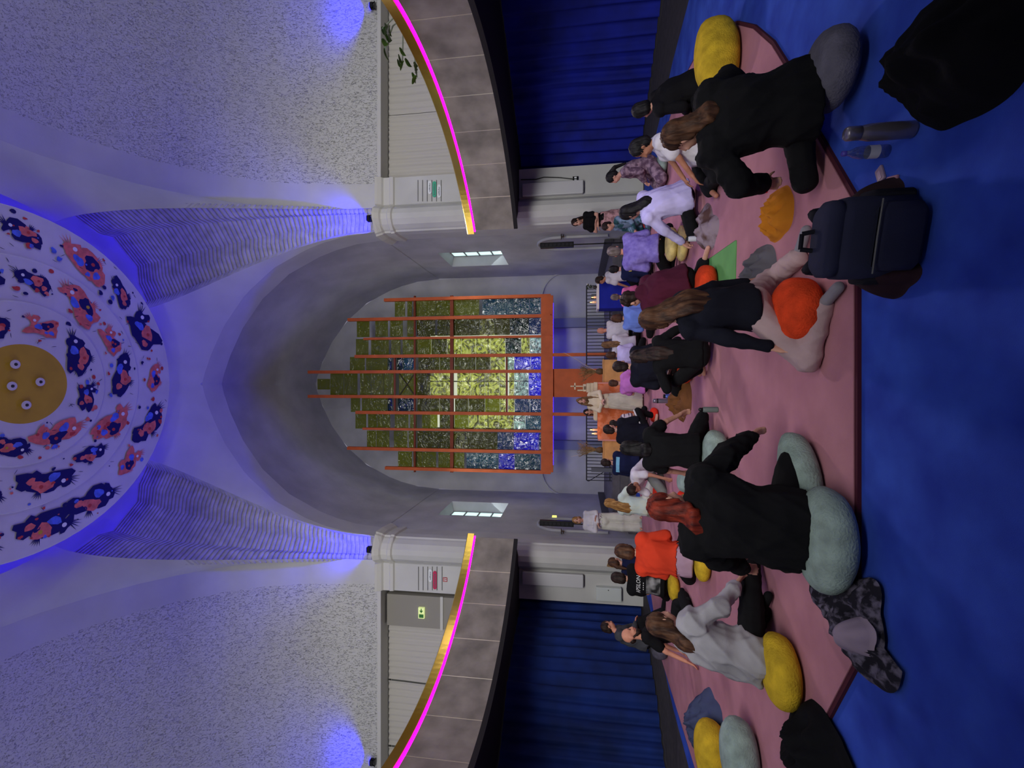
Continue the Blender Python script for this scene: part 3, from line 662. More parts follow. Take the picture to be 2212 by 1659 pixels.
def person(label, loc, face=0, hs=.2, sc=1.0, lean=8, side=0, head=(8, 0, 0), legs='cross', arms='knee', top=None, pants=None, hair=None, skin=None, vox=.017,
           feet=None, wide=1.0, group=None, face_on=False, twist=0, hem=-.04, extra=None, hands=True):
    """a person sitting (or standing) at loc; face 0 looks to the altar, positive turns to the left"""
    skin = skin or SKIN
    p = thing('person', label, 'person', loc, R(face), group, sc)
    stand = legs in ('stand', 'robe')
    pz = hs+.10 if not stand else .93
    Pv = Vector((0, 0, pz))
    M1 = Matrix.Rotation(R(side), 3, 'Y') @ rotx(-R(lean*.75)); M2 = Matrix.Rotation(R(side*1.2), 3, 'Y') @ rotx(-R(lean*1.2))
    u1 = M1 @ Vector((0, 0, 1)); u2 = M2 @ Vector((0, 0, 1)); Tw = Matrix.Rotation(R(twist), 3, 'Z'); rt = Tw @ (M2 @ Vector((1, 0, 0))); rt1 = M1 @ Vector((1, 0, 0))
    f2 = u2.cross(rt).normalized()
    C = Pv+u1*.25; N_ = C+u2*.26
    hp, hy, hr = head
    Mh = Matrix.Rotation(R(hy), 3, 'Z') @ Matrix.Rotation(R(hr), 3, 'Y') @ rotx(-R(lean*.5+hp))
    hu = Mh @ Vector((0, 0, 1)); hf = Mh @ Vector((0, 1, 0)); hr_ = Mh @ Vector((1, 0, 0))
    Hc = N_+hu*.165+hf*.015
    HM = Matrix((hr_, hf, hu)).transposed()
    S = [N_-u2*.055+rt*.165*s*wide for s in (-1, 1)]
    hipj = [Pv+rt1*.09*s for s in (-1, 1)]
    # legs
    K = []; A = []; T = []
    for i, s in enumerate((-1, 1)):
        lg = legs if isinstance(legs, str) else legs[i]
        if lg == 'cross': k = Vector((s*.36, .27, max(.09, hs*.45+.04))); a = Vector((-s*.02, .36+.08*i, .07)); t = a+Vector((-s*.17, .05, -.025))
        elif lg == 'kneel': k = Vector((s*.27, .36, .07)); a = Vector((s*.25, -.05, .06)); t = a+Vector((s*.03, -.2, -.01))
        elif lg == 'wide': k = Vector((s*.44, .10, .08)); a = Vector((s*.26, -.22, .05)); t = a+Vector((s*.05, -.19, -.005))
        elif lg == 'up': k = Vector((s*.13, .36, .46)); a = Vector((s*.13, .56, .08)); t = a+Vector((s*.02, .19, -.03))
        elif lg == 'out': k = Vector((s*.14, .41, .17)); a = Vector((s*.17, .8, .08)); t = a+Vector((s*.04, .06, .15))
        elif lg == 'sideup': k = Vector((s*.30, .34, .42)); a = Vector((s*.12, .5, .08)); t = a+Vector((s*.06, .17, -.03))
        else: k = Vector((s*.10, .02, .49)); a = Vector((s*.11, -.02, .08)); t = a+Vector((s*.03, .18, -.045))
        K.append(k); A.append(a); T.append(t)
    # arms
    E_ = []; W = []
    for i, s in enumerate((-1, 1)):
        am = arms if isinstance(arms, str) else arms[i]
        pole = Vector((s*1.0, -.6, -.3)); mode = am
        if isinstance(am, (tuple, list)): tg = Vector(am[0]); pole = Vector(am[1]) if len(am) > 1 else pole
        elif am == 'knee': tg = K[i]+Vector((-s*.05, -.04, .10)); pole = Vector((s*1.3, -.4, -.2))
        elif am == 'lap': tg = Vector((s*.07, .27, pz+.07))
        elif am == 'back': tg = Vector((s*.33, -.34, .09)); pole = Vector((s*.5, -1, .1))
        elif am == 'side': tg = Vector((s*.30, .02, pz-.06)) if stand else Vector((s*.36, .02, .1))
        elif am == 'elbows': tg = Vector((s*.34, .30, pz+.10)); pole = Vector((s*1.6, -.2, .1))
        elif am == 'pray': tg = Vector((s*.05, .26, pz+.16)); pole = Vector((s*1, -.2, -.6))
        elif am == 'fold': tg = Vector((-s*.01, .19, pz+.20+.03*s)); pole = Vector((s*1, 0, -.5))
        else: tg = Vector((s*.1, .3, pz+.1))
        e, w_ = ik(S[i], tg, .275, .25, pole); E_.append(e); W.append(w_)
    # ---- body: one continuous mesh
    b = MB()
    def torso(b, lo, hem_, neck=True):
        rows = [section(Pv+u1*hem_, u1, rt1, .165+lo*1.1, .12+lo), section(Pv+u1*.02, u1, rt1, .17+lo, .125+lo), section(Pv+u1*.14, u1, rt1, .145+lo, .105+lo), section(C+u1*.02, (u1+u2).normalized(), (rt+rt1).normalized(), .155*(.5+.5*wide)+lo, .11+lo),
                section(C+u2*.13, u2, rt, .165*wide+lo*.9, .108+lo*.8), section(N_-u2*.05, u2, rt, .135*wide+lo*.5, .075+lo*.5), section(N_-u2*.005, u2, rt, .066+lo*.35, .06+lo*.35)]
        if neck: rows.append(section(N_+u2*.02, u2, rt, .05+lo*.2, .05+lo*.2))
        b.loft(rows)
        for i in (0, 1): capsule(b, N_-u2*.06, S[i], .055+lo*.7, .06+lo*.8)
    torso(b, -.004, -.06)
    capsule(b, N_-u2*.03, Hc-hu*.05, .052, .05)
    b.ell(Hc+hu*.02-hf*.008, (.074, .094, .098), HM); b.ell(Hc-hu*.045+hf*.035, (.058, .062, .075), HM); capsule(b, Hc-hu*.095+hf*.055, Hc-hu*.085+hf*.065, .03, .028)
    capsule(b, Hc+hf*.09+hu*.005, Hc+hf*.106-hu*.035, .009, .015, 8)
    for s in (-1, 1): b.ell(Hc+hr_*.077*s-hu*.018-hf*.004, (.012, .022, .034), HM, 8, 6); b.ell(Hc+hf*.078+hr_*.034*s-hu*.045, (.022, .016, .02), HM, 8, 6)
    for i, s in enumerate((-1, 1)):
        capsule(b, S[i], E_[i], .05, .04); capsule(b, E_[i], W[i], .039, .027)
        if hands: hand(b, W[i], (W[i]-E_[i]).normalized(), Vector((0, 0, 1)) if abs((W[i]-E_[i]).normalized().z) < .8 else Vector((0, 1, 0)), -s, .55)
        capsule(b, hipj[i], K[i], .085, .058); capsule(b, K[i], A[i], .056, .036); capsule(b, A[i]-Vector((0, 0, .0)), T[i], .038, .03); capsule(b, A[i]+(A[i]-T[i]).normalized()*.03, A[i], .034, .036)
    body = skin_obj('body', b, skin, p, max(vox*.8, .0105), 3, 0)
    if face_on:
        for s in (-1, 1):
            MB().ell(Hc+hf*.088+hr_*.034*s+hu*.004, (.013, .008, .008), HM, 10, 6).build('eye', EYE, p, True)
            MB().ell(Hc+hf*.092+hr_*.034*s+hu*.026, (.021, .006, .005), HM, 10, 6).build('eyebrow', (hair or {}).get('m', H_DARK), p, True)
        MB().ell(Hc+hf*.092-hu*.068, (.024, .009, .009), HM, 10, 6).build('lips', LIP, p, True)
    # ---- clothes
    tp = top or {}
    lo = tp.get('lo', .022); b = MB(); torso(b, lo, hem)
    sl = tp.get('sleeve', 'long'); cr = 1+lo*9
    for i in (0, 1):
        if sl == 'long':
            e2 = E_[i]+(W[i]-E_[i])*.97
            capsule(b, S[i], E_[i], .056*cr, .05*cr); capsule(b, E_[i], e2, .049*cr, .036*cr)
        elif sl == 'short': capsule(b, S[i], S[i].lerp(E_[i], .62), .056*cr, .060*cr)
        elif sl == 'three': capsule(b, S[i], E_[i], .055*cr, .05*cr); capsule(b, E_[i], E_[i].lerp(W[i], .35), .05*cr, .046*cr)
    if tp.get('hood'): b.ell(N_-f2*.09-u2*.0, (.12, .06, .085), Matrix((rt, f2, u2)).transposed()); b.ell(N_-f2*.05+u2*.03, (.10, .075, .05), Matrix((rt, f2, u2)).transposed())
    if tp.get('collar'): b.ell(N_+u2*.02, (.072, .068, .04), Matrix((rt, f2, u2)).transposed())
    topo = skin_obj(tp.get('n', 'sweater'), b, tp['m'], p, vox, 5 if vox < .016 else 3, tp.get('fold', .007), 'cloth', tp.get('fs', (1, 1, .55)))
    pn = pants or {'m': BLACKT}; lp = pn.get('lo', .014); b = MB()
    if legs == 'robe':
        rows = [section(Pv+Vector((0, 0, .12)), Vector((0, 0, 1)), Vector((1, 0, 0)), .17, .13)]
        for z, w_, d_ in ((.8, .21, .17), (.5, .25, .2), (.2, .27, .22), (.03, .27, .22)): rows.append(section(Vector((0, 0, z)), Vector((0, 0, 1)), Vector((1, 0, 0)), w_, d_))
        b.loft(rows[::-1])
    else:
        b.ell(Pv-u1*.0, (.165+lp, .125+lp, .115+lp), Matrix((rt1, u1.cross(rt1), u1)).transposed())
        fl = pn.get('flare', 1)
        for i in (0, 1):
            capsule(b, hipj[i], K[i], .092+lp, .066+lp*fl)
            if pn.get('len', 1) > .4: capsule(b, K[i], K[i].lerp(A[i], pn.get('len', .95)), .064+lp*fl, .044+lp*fl*1.3)
    skin_obj(pn.get('n', 'trousers'), b, pn['m'], p, vox, 4, pn.get('fold', .006))
    if extra:
        b = MB(); b.loft([section(Pv-u1*.12, u1, rt1, .20, .155), section(Pv-u1*.02, u1, rt1, .205, .16), section(Pv+u1*.10, u1, rt1, .19, .15)]); skin_obj('hip_wrap', b, extra, p, vox, 4, .006)
    if feet and not legs == 'robe':
        for i in (0, 1):
            b = MB(); capsule(b, A[i], T[i], .044, .037); capsule(b, A[i]+(A[i]-T[i]).normalized()*.035, A[i], .038, .042); capsule(b, A[i], A[i].lerp(K[i], .18), .043, .046)
            skin_obj(feet[1], b, feet[0], p, max(.012, vox*.8), 3, 0)
    # ---- hair
    hd = hair or {}
    if hd:
        st = hd.get('s', 'short'); b = MB(); ln = hd.get('l', .35)
        
        if st != 'none': b.ell(Hc+hu*.032-hf*.022, (.086, .100, .098), HM, 18, 11)
        else: b.ell(Hc-hu*.03-hf*.06, (.07, .038, .05), HM)
        if st in ('short', 'curly'): b.ell(Hc-hu*.03-hf*.052, (.074, .055, .075), HM)
        if st == 'curly':
            rr_ = random.Random(int(loc[0]*100)+3)
            for _ in range(46):
                v = Vector((rr_.gauss(0, 1), rr_.gauss(-.4, .9), rr_.gauss(.6, .7))).normalized()
                b.ell(Hc+hu*.028-hf*.02+HM @ Vector((v.x*.088, v.y*.1, v.z*.098)), (.02, .02, .02), None, 7, 5)
        if st in ('bob', 'long', 'tail'):
            b.ell(Hc-hu*.02-hf*.05, (.084, .066, .09), HM)
            for s in (-1, 1): capsule(b, Hc+hr_*.066*s+hu*.03, Hc+hr_*.074*s-hu*(.075 if st != 'tail' else .0)-hf*.02, .026, .02)
        if st == 'bob': b.ell(Hc-hu*.06-hf*.04, (.09, .075, .07), HM)
        if st == 'long':
            wv = hd.get('w', .10); sw = hd.get('sw', 0); base = Hc-hf*.055-hu*.02
            rows = []
            Bn = N_-f2*.075; steps = 9
            for j in range(steps):
                t = j/(steps-1)
                if t < .35: c = base.lerp(Bn+u2*.03, t/.35); up = hu
                else: c = Bn+u2*.03-u2*ln*(t-.35)/.65-f2*(.045+.02*math.sin(t*5))*min(1, (t-.35)*3.5)+rt*sw*(t-.35); up = u2
                w_ = .082+(wv-.082)*math.sin(min(1, t*1.4)*math.pi/2); w_ *= (1 if t < .8 else 1-.55*(t-.8)/.2); rows.append(section(c, up, rt if t > .35 else hr_, w_, .058-.022*t))
            b.loft(rows[::-1])
        if st == 'tail':
            q0 = Hc-hf*.1+hu*.03; q1 = N_-f2*.14-u2*.02; capsule(b, q0, q0.lerp(q1, .5)-hf*.03, .03, .042); capsule(b, q0.lerp(q1, .5)-hf*.03, q1-u2*ln, .042, .02)
        if st == 'bun' or hd.get('bun'): b.ell(Hc-hf*.06+hu*.115, (.042, .042, .038), HM); b.ell(Hc-hu*.02-hf*.05, (.078, .056, .08), HM)
        ho = skin_obj('hair', b, hd['m'], p, min(vox*.78, .0125), 2, hd.get('g', .0055), 'hair', hc=tuple(Hc))
    if hd.get('beard'):
        b = MB(); b.ell(Hc-hu*.105+hf*.05, (.055, .042, .05 if hd['beard'] < 2 else .085), HM); 
        for s in (-1, 1): capsule(b, Hc+hr_*.068*s-hu*.03+hf*.005, Hc+hr_*.05*s-hu*.095+hf*.035, .014, .022)
        if hd['beard'] >= 2:
            for s in (-1, 1): capsule(b, Hc+hr_*.085*s, N_+hr_*.11*s+hf*.09-hu*.06, .03, .034); capsule(b, N_+hr_*.11*s+hf*.09-hu*.06, N_+hr_*.10*s+hf*.11-hu*.26, .036, .02)
        skin_obj('beard', b, hd['m'], p, .012, 3, .003, 'hair', hc=tuple(Hc))
    return dict(p=p, top=topo, Hc=Hc, HM=HM, N=N_, Pv=Pv, u2=u2, rt=rt, f2=f2, W=W, E=E_, K=K, A=A)

# ------------------------------------------------------------------ poufs
def felt(name, c): return mat('felt_'+name, c, .95, var=.12, vs=9, bump=.5, bs=70, detail=6, spec=.1)
SAGE, YELF, ORF, CREAM, GREYF, REDF, DGREY = felt('sage', (142, 160, 154)), felt('yellow', (196, 164, 46)), felt('orange', (206, 66, 34)), felt('cream', (206, 186, 116)), felt('pale_blue_grey', (150, 172, 186)), felt('red', (214, 52, 36)), felt('slate', (92, 90, 104))
def pouf(label, x, y, w_, d_, h, m, rz=0, z=GZ, tilt=(0, 0), group='felt floor cushions'):
    n, k = 28, 12; rows = []
    for j in range(k+1):
        ph = -math.pi/2+math.pi*j/k; c, s = math.cos(ph), math.sin(ph); rr = max(abs(c)**.62, .02); zz = math.copysign(abs(s)**.9, s)
        rows.append([(w_/2*rr*math.cos(2*math.pi*i/n)*(1+.02*math.sin(3*2*math.pi*i/n+j)), d_/2*rr*math.sin(2*math.pi*i/n), h/2+h/2*zz) for i in range(n)])
    o = MB().loft(rows).build('pouf', m, None, True); o.location = (x, y, z); o.rotation_euler = (R(tilt[0]), R(tilt[1]), R(rz))
    return tag(o, label, 'cushion', group)

TEE_W = cloth('white', (204, 200, 208)); BLACKC = cloth('black', (18, 18, 21)); INK = cloth('ink', (22, 23, 34)); MAROON = cloth('maroon', (74, 26, 44)); GREYS = cloth('light_grey', (158, 156, 162))
ORC = cloth('orange_tee', (206, 62, 38)); LAV = cloth('lavender', (196, 188, 232)); BLUJ = cloth('denim_blue', (110, 138, 214)); PINKC = cloth('pink', (214, 110, 160)); MAUVE = cloth('mauve', (198, 120, 196)); CRM = cloth('cream', (222, 206, 178))  # shirt and jacket whites on the right have blue light put into the colour
PLAID = cloth('tartan', (112, 96, 172), (146, 132, 204), vs=14, stretch=(1, .2, 1)); TEAL = cloth('teal_pattern', (46, 84, 92), (136, 160, 190), vs=9, thr=(.42, .6)); FLOR = cloth('floral_brown', (92, 70, 88), (156, 132, 146), vs=14, thr=(.4, .62)); SKIRT = cloth('floral_pink', (196, 150, 156), (146, 108, 112), vs=11, thr=(.48, .62))
STRIPE = cloth('striped', (216, 206, 214), (110, 90, 106), vs=18, stretch=(.2, .2, 1.4), thr=(.48, .55)); TIED = cloth('tie_dye', (206, 214, 196), (190, 214, 214), vs=5); LINEN = cloth('linen', (206, 198, 180)); WHP = cloth('white_trousers', (206, 206, 196)); DGS = cloth('charcoal', (66, 68, 74)); ROSE = cloth('dusty_rose', (176, 150, 154)); LILAC = cloth('lilac', (176, 146, 168)); NAVYC = cloth('navy', (24, 30, 62)); SKYB = cloth('sky_blue', (120, 178, 204)); MIDG = cloth('mid_grey', (116, 118, 118)); DENIM = cloth('dark_denim', (52, 56, 78)); BLUEJ = cloth('jeans', (80, 96, 140))

G = GZ
TOP = lambda m, **k: dict(dict(m=m), **k)
# --- nearest row
pouf('dark slate cushion beneath the long-haired woman in black at the right', 1.88, 3.02, .46, .46, .22, DGREY, 10)
person('person in loose black clothes with straight brown hair beside the silver flask', (1.76, 3.14, G), 14, .16, 1.0, 15, 0, (4, 22, 0), 'cross', 'elbows', TOP(BLACKC, lo=.085, fold=.014), None, dict(m=H_BROWN, s='long', l=.12, w=.085), vox=.0135, wide=1.25, hem=-.12)
pouf('large sage cushion under the red-haired person in black', -.95, 3.05, .66, .5, .24, SAGE, -8)
pouf('long grey-green cushion leaning on the pouf of the red-haired person', -.62, 3.42, .62, .34, .20, SAGE, 30, group='felt floor cushions')
P32 = person('person in loose black sweater with long copper red hair seated on sage cushion', (-.92, 3.2, G), -6, .22, 1.02, 16, 4, (2, -28, -4), 'cross', (((-.50, .40, .34), (-1.7, -.2, .1)), ((.50, .42, .34), (1.7, -.2, .1))), TOP(BLACKC, lo=.085, fold=.014), None, dict(m=H_RED, s='long', l=.13, w=.085, sw=-.1), vox=.0135, wide=1.28, hem=-.14)
pouf('bright orange cushion between the feet of the kneeling woman in rose trousers', .50, 3.42, .46, .50, .26, ORF, 0)
person('kneeling person in dark top and dusty rose trousers with wavy brown hair', (.56, 3.56, G), 40, .25, 1.0, 8, 0, (10, -20, 0), 'wide', 'knee', TOP(INK, lo=.03, n='top', fold=.009), dict(m=ROSE, lo=.022, fold=.009, len=1.0), dict(m=H_BROWN, s='long', l=.26, w=.125), vox=.0135, feet=(SOCK, 'sock'), hem=-.02)
pouf('yellow cushion under the person in the light grey sweatshirt', -2.14, 3.70, .52, .42, .22, YELF, 20)
person('person in light grey sweatshirt and black trousers on a yellow cushion, brown ponytail', (-2.16, 3.9, G), -42, .16, 1.0, 20, 0, (0, 10, 0), ('cross', 'out'), ('knee', ((.24, .46, .30), (1, -.6, -.4))), TOP(GREYS, lo=.06, fold=.026, n='sweatshirt'), dict(m=BLACKT, lo=.03), dict(m=H_BROWN, s='long', l=.2, w=.085, sw=.05), vox=.0135, hem=-.1, wide=1.1, feet=(BLACKC, 'sock'))
# --- second row
pouf('thick sage cushion under the person with black hair in the middle', -.78, 5.30, .56, .46, .24, SAGE, 0)
person('person in black tee with dark hair seated on the thick sage cushion', (-.76, 5.48, G), -2, .22, 1.0, 14, 0, (6, 10, 0), 'cross', (((-.34, .36, .30),), ((.40, .42, .32), (1.4, -.3, -.1))), TOP(BLACKC, lo=.04, sleeve='short', n='t_shirt', fold=.01), None, dict(m=H_BLACK, s='long', l=.12, w=.08), vox=.0145, wide=1.08, hem=-.08)
pouf('small sage cushion right beside the knee of the person in black tee', -1.34, 6.62, .30, .42, .24, SAGE, 20)
pouf('orange cushion on the green mat under the person in maroon', 1.20, 5.72, .40, .40, .22, ORF, 0)
person('person in maroon hooded sweater with dark curly hair on the green mat', (1.26, 5.9, G), 32, .20, 1.02, 30, 0, (0, 0, 0), 'kneel', 'lap', TOP(MAROON, lo=.06, fold=.011, hood=True, n='hooded_sweater'), dict(m=BLACKT, lo=.03), dict(m=H_DARK, s='curly'), vox=.0145, wide=1.12, hem=-.06)
person('person with long dark hair in black clothes and one knee raised', (.36, 5.6, G), 6, .12, .98, 16, 0, (14, 0, 0), ('sideup', 'cross'), 'knee', TOP(BLACKC, lo=.025), None, dict(m=H_DARK, s='long', l=.28, w=.09), vox=.0145)
pouf('red-orange cushion under the person in the black sweatshirt', .24, 6.82, .46, .42, .20, ORF, 0)
person('person in black sweatshirt with short dark hair hunched on a red-orange cushion', (.26, 6.95, G), 0, .18, 1.04, 24, 0, (0, -10, 0), 'cross', 'lap', TOP(INK, lo=.055, fold=.01, n='sweatshirt'), None, dict(m=H_DARK, s='short'), vox=.0155, wide=1.2)
pouf('pale blue-grey cushion under the white shirt with dark bob hair', 2.56, 5.32, .44, .40, .18, GREYF, 0)
person('person in white t-shirt with black bob hair facing left', (2.66, 5.5, G), 66, .14, 1.0, -14, 0, (26, 8, 0), 'cross', (((-.2, .40, .2),), ((.18, .42, .24),)), TOP(TEE_W, lo=.045, sleeve='short', n='t_shirt', fold=.012), dict(m=BLACKT, lo=.03), dict(m=H_BLACK, s='bob'), vox=.0145, skin=SKINT, hem=-.06)
person('person in lavender shirt with long black hair reaching to the left', (2.42, 6.25, G), 24, .13, 1.04, 12, -6, (8, 0, 0), 'cross', (((-.46, .36, .16), (-1, -.3, .3)), 'knee'), TOP(LAV, lo=.05, fold=.014, n='shirt'), None, dict(m=H_BLACK, s='long', l=.22, w=.07), vox=.0155, hem=-.08)
pouf('large mustard cushion standing near the right edge of the pink rug', 3.36, 4.98, .86, .5, .40, YELF, 14)
person('person all in black hunched behind the large mustard cushion', (3.74, 6.05, G), 40, .05, 1.0, 24, 0, (8, -30, 0), 'cross', 'lap', TOP(BLACKC, lo=.05, fold=.01), None, dict(m=H_BLACK, s='bob'), vox=.0165, wide=1.15)
pouf('yellow cushion under the person in the orange shirt', -2.22, 5.98, .42, .36, .17, YELF, 0)
person('person in orange shirt and lilac cloth with brown hair on a yellow cushion', (-2.24, 6.15, G), -4, .17, 1.06, 14, 0, (10, 6, 0), 'cross', 'lap', TOP(ORC, lo=.05, n='t_shirt', fold=.01, sleeve='three'), dict(m=BLACKT, lo=.02), dict(m=H_BROWN, s='bob'), vox=.0145, wide=1.1, hem=.07, extra=LILAC)
# --- third row and beyond
pouf('upper cream cushion under the person in the purple tartan shirt', 2.10, 7.22, .50, .44, .16, CREAM, 0, G+.13, group='stacked cream cushions')
pouf('lower cream cushion under the person in the purple tartan shirt', 2.08, 7.12, .52, .46, .15, CREAM, 0, group='stacked cream cushions')
person('person in purple tartan shirt with greying hair on two cream cushions', (2.1, 7.4, G), -4, .28, 1.0, 24, 0, (6, -12, 6), 'cross', 'lap', TOP(PLAID, lo=.05, n='shirt', fold=.009), None, dict(m=H_GREY, s='short'), vox=.0175, wide=1.25, skin=SKINR)
person('person in floral brown top with black hair and headband by the white wall', (4.02, 8.75, G), 72, .2, 1.0, 14, 0, (10, 0, 0), 'cross', 'lap', TOP(FLOR, lo=.04, n='blouse'), dict(m=FLOR, lo=.04), dict(m=H_BLACK, s='tail', l=.1), vox=.019)
pouf('small sage cushion under the person in the floral brown top', 4.0, 8.7, .42, .42, .18, SAGE)
P9 = person('person in navy sweater with yellow print and short black hair', (2.44, 10.0, G), -10, .06, 1.0, 16, 0, (8, 0, 0), 'cross', 'lap', TOP(NAVYC, lo=.035), None, dict(m=H_BLACK, s='short'), vox=.019)
person('person in teal patterned shirt with short dark hair facing left', (3.72, 10.7, .012), 98, .2, 1.0, 12, 0, (10, 0, 0), 'cross', 'lap', TOP(TEAL, lo=.035, n='shirt'), dict(m=TEAL), dict(m=H_DARK, s='short'), vox=.019)
pouf('small red cushion under the person in the teal shirt', 3.66, 10.62, .4, .4, .18, REDF, 0, .012)
person('person in white t-shirt with short brown hair in front of the blue table', (2.72, 11.75, G), 50, .3, .98, 10, 0, (12, 0, 0), 'kneel', 'knee', TOP(TEE_W, lo=.035, sleeve='short', n='t_shirt'), None, dict(m=H_DARK, s='short'), vox=.019, skin=SKINT)
pouf('small sage cushion under the white t-shirt by the blue table', 2.7, 11.65, .38, .38, .22, SAGE)
person('person in bright pink shirt partly hidden behind the jacket coloured as lit blue', (1.98, 10.9, G), -20, .02, .92, 12, 0, (8, 0, 0), 'cross', 'lap', TOP(PINKC, lo=.03, n='shirt'), None, dict(m=H_GREY, s='short'), vox=.019)
person('bald person in pale lilac t-shirt near the railing', (1.44, 12.3, G), 10, .22, 1.0, 14, 0, (6, 0, 0), 'cross', 'lap', TOP(TEE_W, lo=.04, n='t_shirt', sleeve='three'), None, None, vox=.019, skin=SKINR)
pouf('small slate cushion under the bald person', 1.44, 12.2, .4, .4, .2, DGREY)
person('person with brown bob hair in white jacket coloured as lit blue', (1.36, 9.75, G), -6, .03, 1.0, 14, 0, (8, 0, 0), 'cross', 'lap', TOP(BLUJ, lo=.05, n='jacket', fold=.012), None, dict(m=H_BROWN, s='bob'), vox=.0185)
person('person in white top with long wavy brown hair', (.98, 11.65, G), 0, .12, 1.0, 10, 0, (6, 0, 0), 'cross', 'lap', TOP(TEE_W, lo=.04, n='blouse'), None, dict(m=H_LB, s='long', l=.3, w=.08), vox=.019)
person('person in pale blouse with a brown bun in front of the orange pedestal', (.66, 10.85, G), -4, .1, .96, 10, 0, (6, 0, 0), 'cross', 'lap', TOP(LAV, lo=.03, n='blouse'), None, dict(m=H_BROWN, s='bob'), vox=.019)
person('person in mauve t-shirt with brown hair, black leg stretched left', (-.02, 10.6, G), -14, .04, .98, 16, 0, (8, 6, 0), ('out', 'cross'), 'knee', TOP(MAUVE, lo=.04, sleeve='short', n='t_shirt'), None, dict(m=H_BROWN, s='short'), vox=.018)
person('small person in striped white shirt beside the black track jacket', (-.92, 10.75, G), -8, .08, .9, 12, 0, (8, 0, 0), 'cross', 'lap', TOP(STRIPE, lo=.035, n='shirt', sleeve='short'), None, dict(m=H_DARK, s='short'), vox=.018)
pouf('pale blue-grey cushion under the black track jacket', -.9, 9.0, .42, .42, .2, GREYF)
P23 = person('person in black track suit with white leg stripe and short dark hair', (-.96, 9.15, G), -24, .2, 1.02, 14, 0, (8, 0, 0), ('cross', 'sideup'), 'lap', TOP(INK, lo=.045, n='track_jacket'), None, dict(m=H_DARK, s='short'), vox=.018, wide=1.15)
P24 = person('person in navy sweatshirt with sky blue shoulder band', (-1.76, 10.35, G), -6, .2, 1.0, 12, 0, (6, 0, 0), 'cross', 'lap', TOP(NAVYC, lo=.045, n='sweatshirt'), None, dict(m=H_DARK, s='short'), vox=.018, wide=1.1)
pouf('small slate cushion under the navy and sky blue sweatshirt', -1.74, 10.25, .42, .42, .2, DGREY)
person('person in white t-shirt and grey trousers folded forward to the floor', (-1.55, 8.9, G), 152, .22, 1.0, 62, 8, (34, 0, 0), 'kneel', (((-.24, .62, .08),), ((.24, .62, .08),)), TOP(TEE_W, lo=.03, sleeve='short', n='t_shirt'), dict(m=MIDG, lo=.03), dict(m=H_DARK, s='short'), vox=.0165, skin=SKINT)
pouf('yellow cushion under the person with long blond hair', -2.44, 9.42, .46, .42, .14, YELF, group='cushions of the blond person')
pouf('red cushion beside the yellow cushion of the blond person', -2.12, 9.2, .40, .34, .16, REDF, 15, group='cushions of the blond person')
person('person in pastel tie-dye shirt with long blond hair', (-2.46, 9.6, G), -22, .14, 1.02, 6, 0, (4, 10, 0), 'cross', ('knee', ((.5, .36, .34), (1, -.3, -.2))), TOP(TIED, lo=.035, n='t_shirt', sleeve='short'), dict(m=WHP, lo=.03), dict(m=H_BLOND, s='long', l=.36, w=.115), vox=.0165)
person('person in dark blue top with brown ponytail behind the orange shirt', (-3.62, 9.4, G), -14, .1, 1.0, 10, 0, (8, 0, 0), ('cross', 'out'), 'lap', TOP(NAVYC, lo=.03, n='top'), dict(m=DENIM), dict(m=H_BROWN, s='tail', l=.15), vox=.018, feet=(SOLE, 'sock'))
pouf('yellow cushion under the person in the printed black tee', -3.26, 7.7, .40, .40, .16, YELF)
P31 = person('person in black t-shirt with white APSILON print, long dark hair', (-3.28, 7.88, G), -4, .15, 1.0, 10, 0, (8, 6, 0), 'cross', 'lap', TOP(BLACKC, lo=.045, n='t_shirt', sleeve='short', fold=.004), None, dict(m=H_DARK, s='bob'), vox=.0155, wide=1.1, hem=-.06)
person('balding bearded person in black t-shirt leaning back on one arm', (-3.52, 6.9, G), -72, .06, 1.04, -14, 0, (6, -14, 0), 'cross', ('back', 'back'), TOP(BLACKC, lo=.03, n='t_shirt', sleeve='short'), dict(m=BLACKT, lo=.025), dict(m=H_DARK, s='none', beard=1), vox=.0145, skin=SKINR, feet=(BLACKC, 'shoe'), face_on=True)
person('person in charcoal sweater with bent knees in front of the navy curtain', (-4.74, 8.8, .012), -78, .30, 1.02, 14, 0, (14, 20, 0), ('cross', 'up'), 'knee', TOP(DGS, lo=.045, fold=.011), None, dict(m=H_DARK, s='short'), vox=.0165, skin=SKINR, feet=(BLACKC, 'shoe'), face_on=True)
pouf('slate cushion under the person in the charcoal sweater', -4.78, 8.75, .46, .46, .3, DGREY, 0, .012)
# --- standing
person('bearded long-haired person in a long cream robe standing before the altar', (-.42, 11.75, G), 176, 0, .93, 2, 0, (4, -4, 0), 'robe', 'pray', TOP(CRM, lo=.03, n='robe_top'), dict(m=LINEN, n='robe_skirt', fold=.012), dict(m=H_LB, s='bob', beard=2, bun=1), vox=.0145, face_on=True)
person('standing person in white crop top and wide white trousers with folded arms', (-3.52, 12.1, .012), 188, 0, 1.02, 0, 0, (4, 0, 0), 'stand', 'fold', TOP(TEE_W, lo=.028, n='crop_top'), dict(m=WHP, lo=.035, flare=2.0, len=1.0), dict(m=H_BLOND, s='bob'), vox=.0145, face_on=True, hem=.16)
person('standing person in black top and floral pink skirt by the right pier', (4.02, 11.5, .012), 128, 0, 1.03, 4, 0, (10, 10, 0), 'robe', 'fold', TOP(BLACKC, lo=.018, n='top', sleeve='short'), dict(m=SKIRT, n='skirt', fold=.012), dict(m=H_DARK, s='long', l=.2, w=.08), vox=.0145, face_on=True, hem=.05)
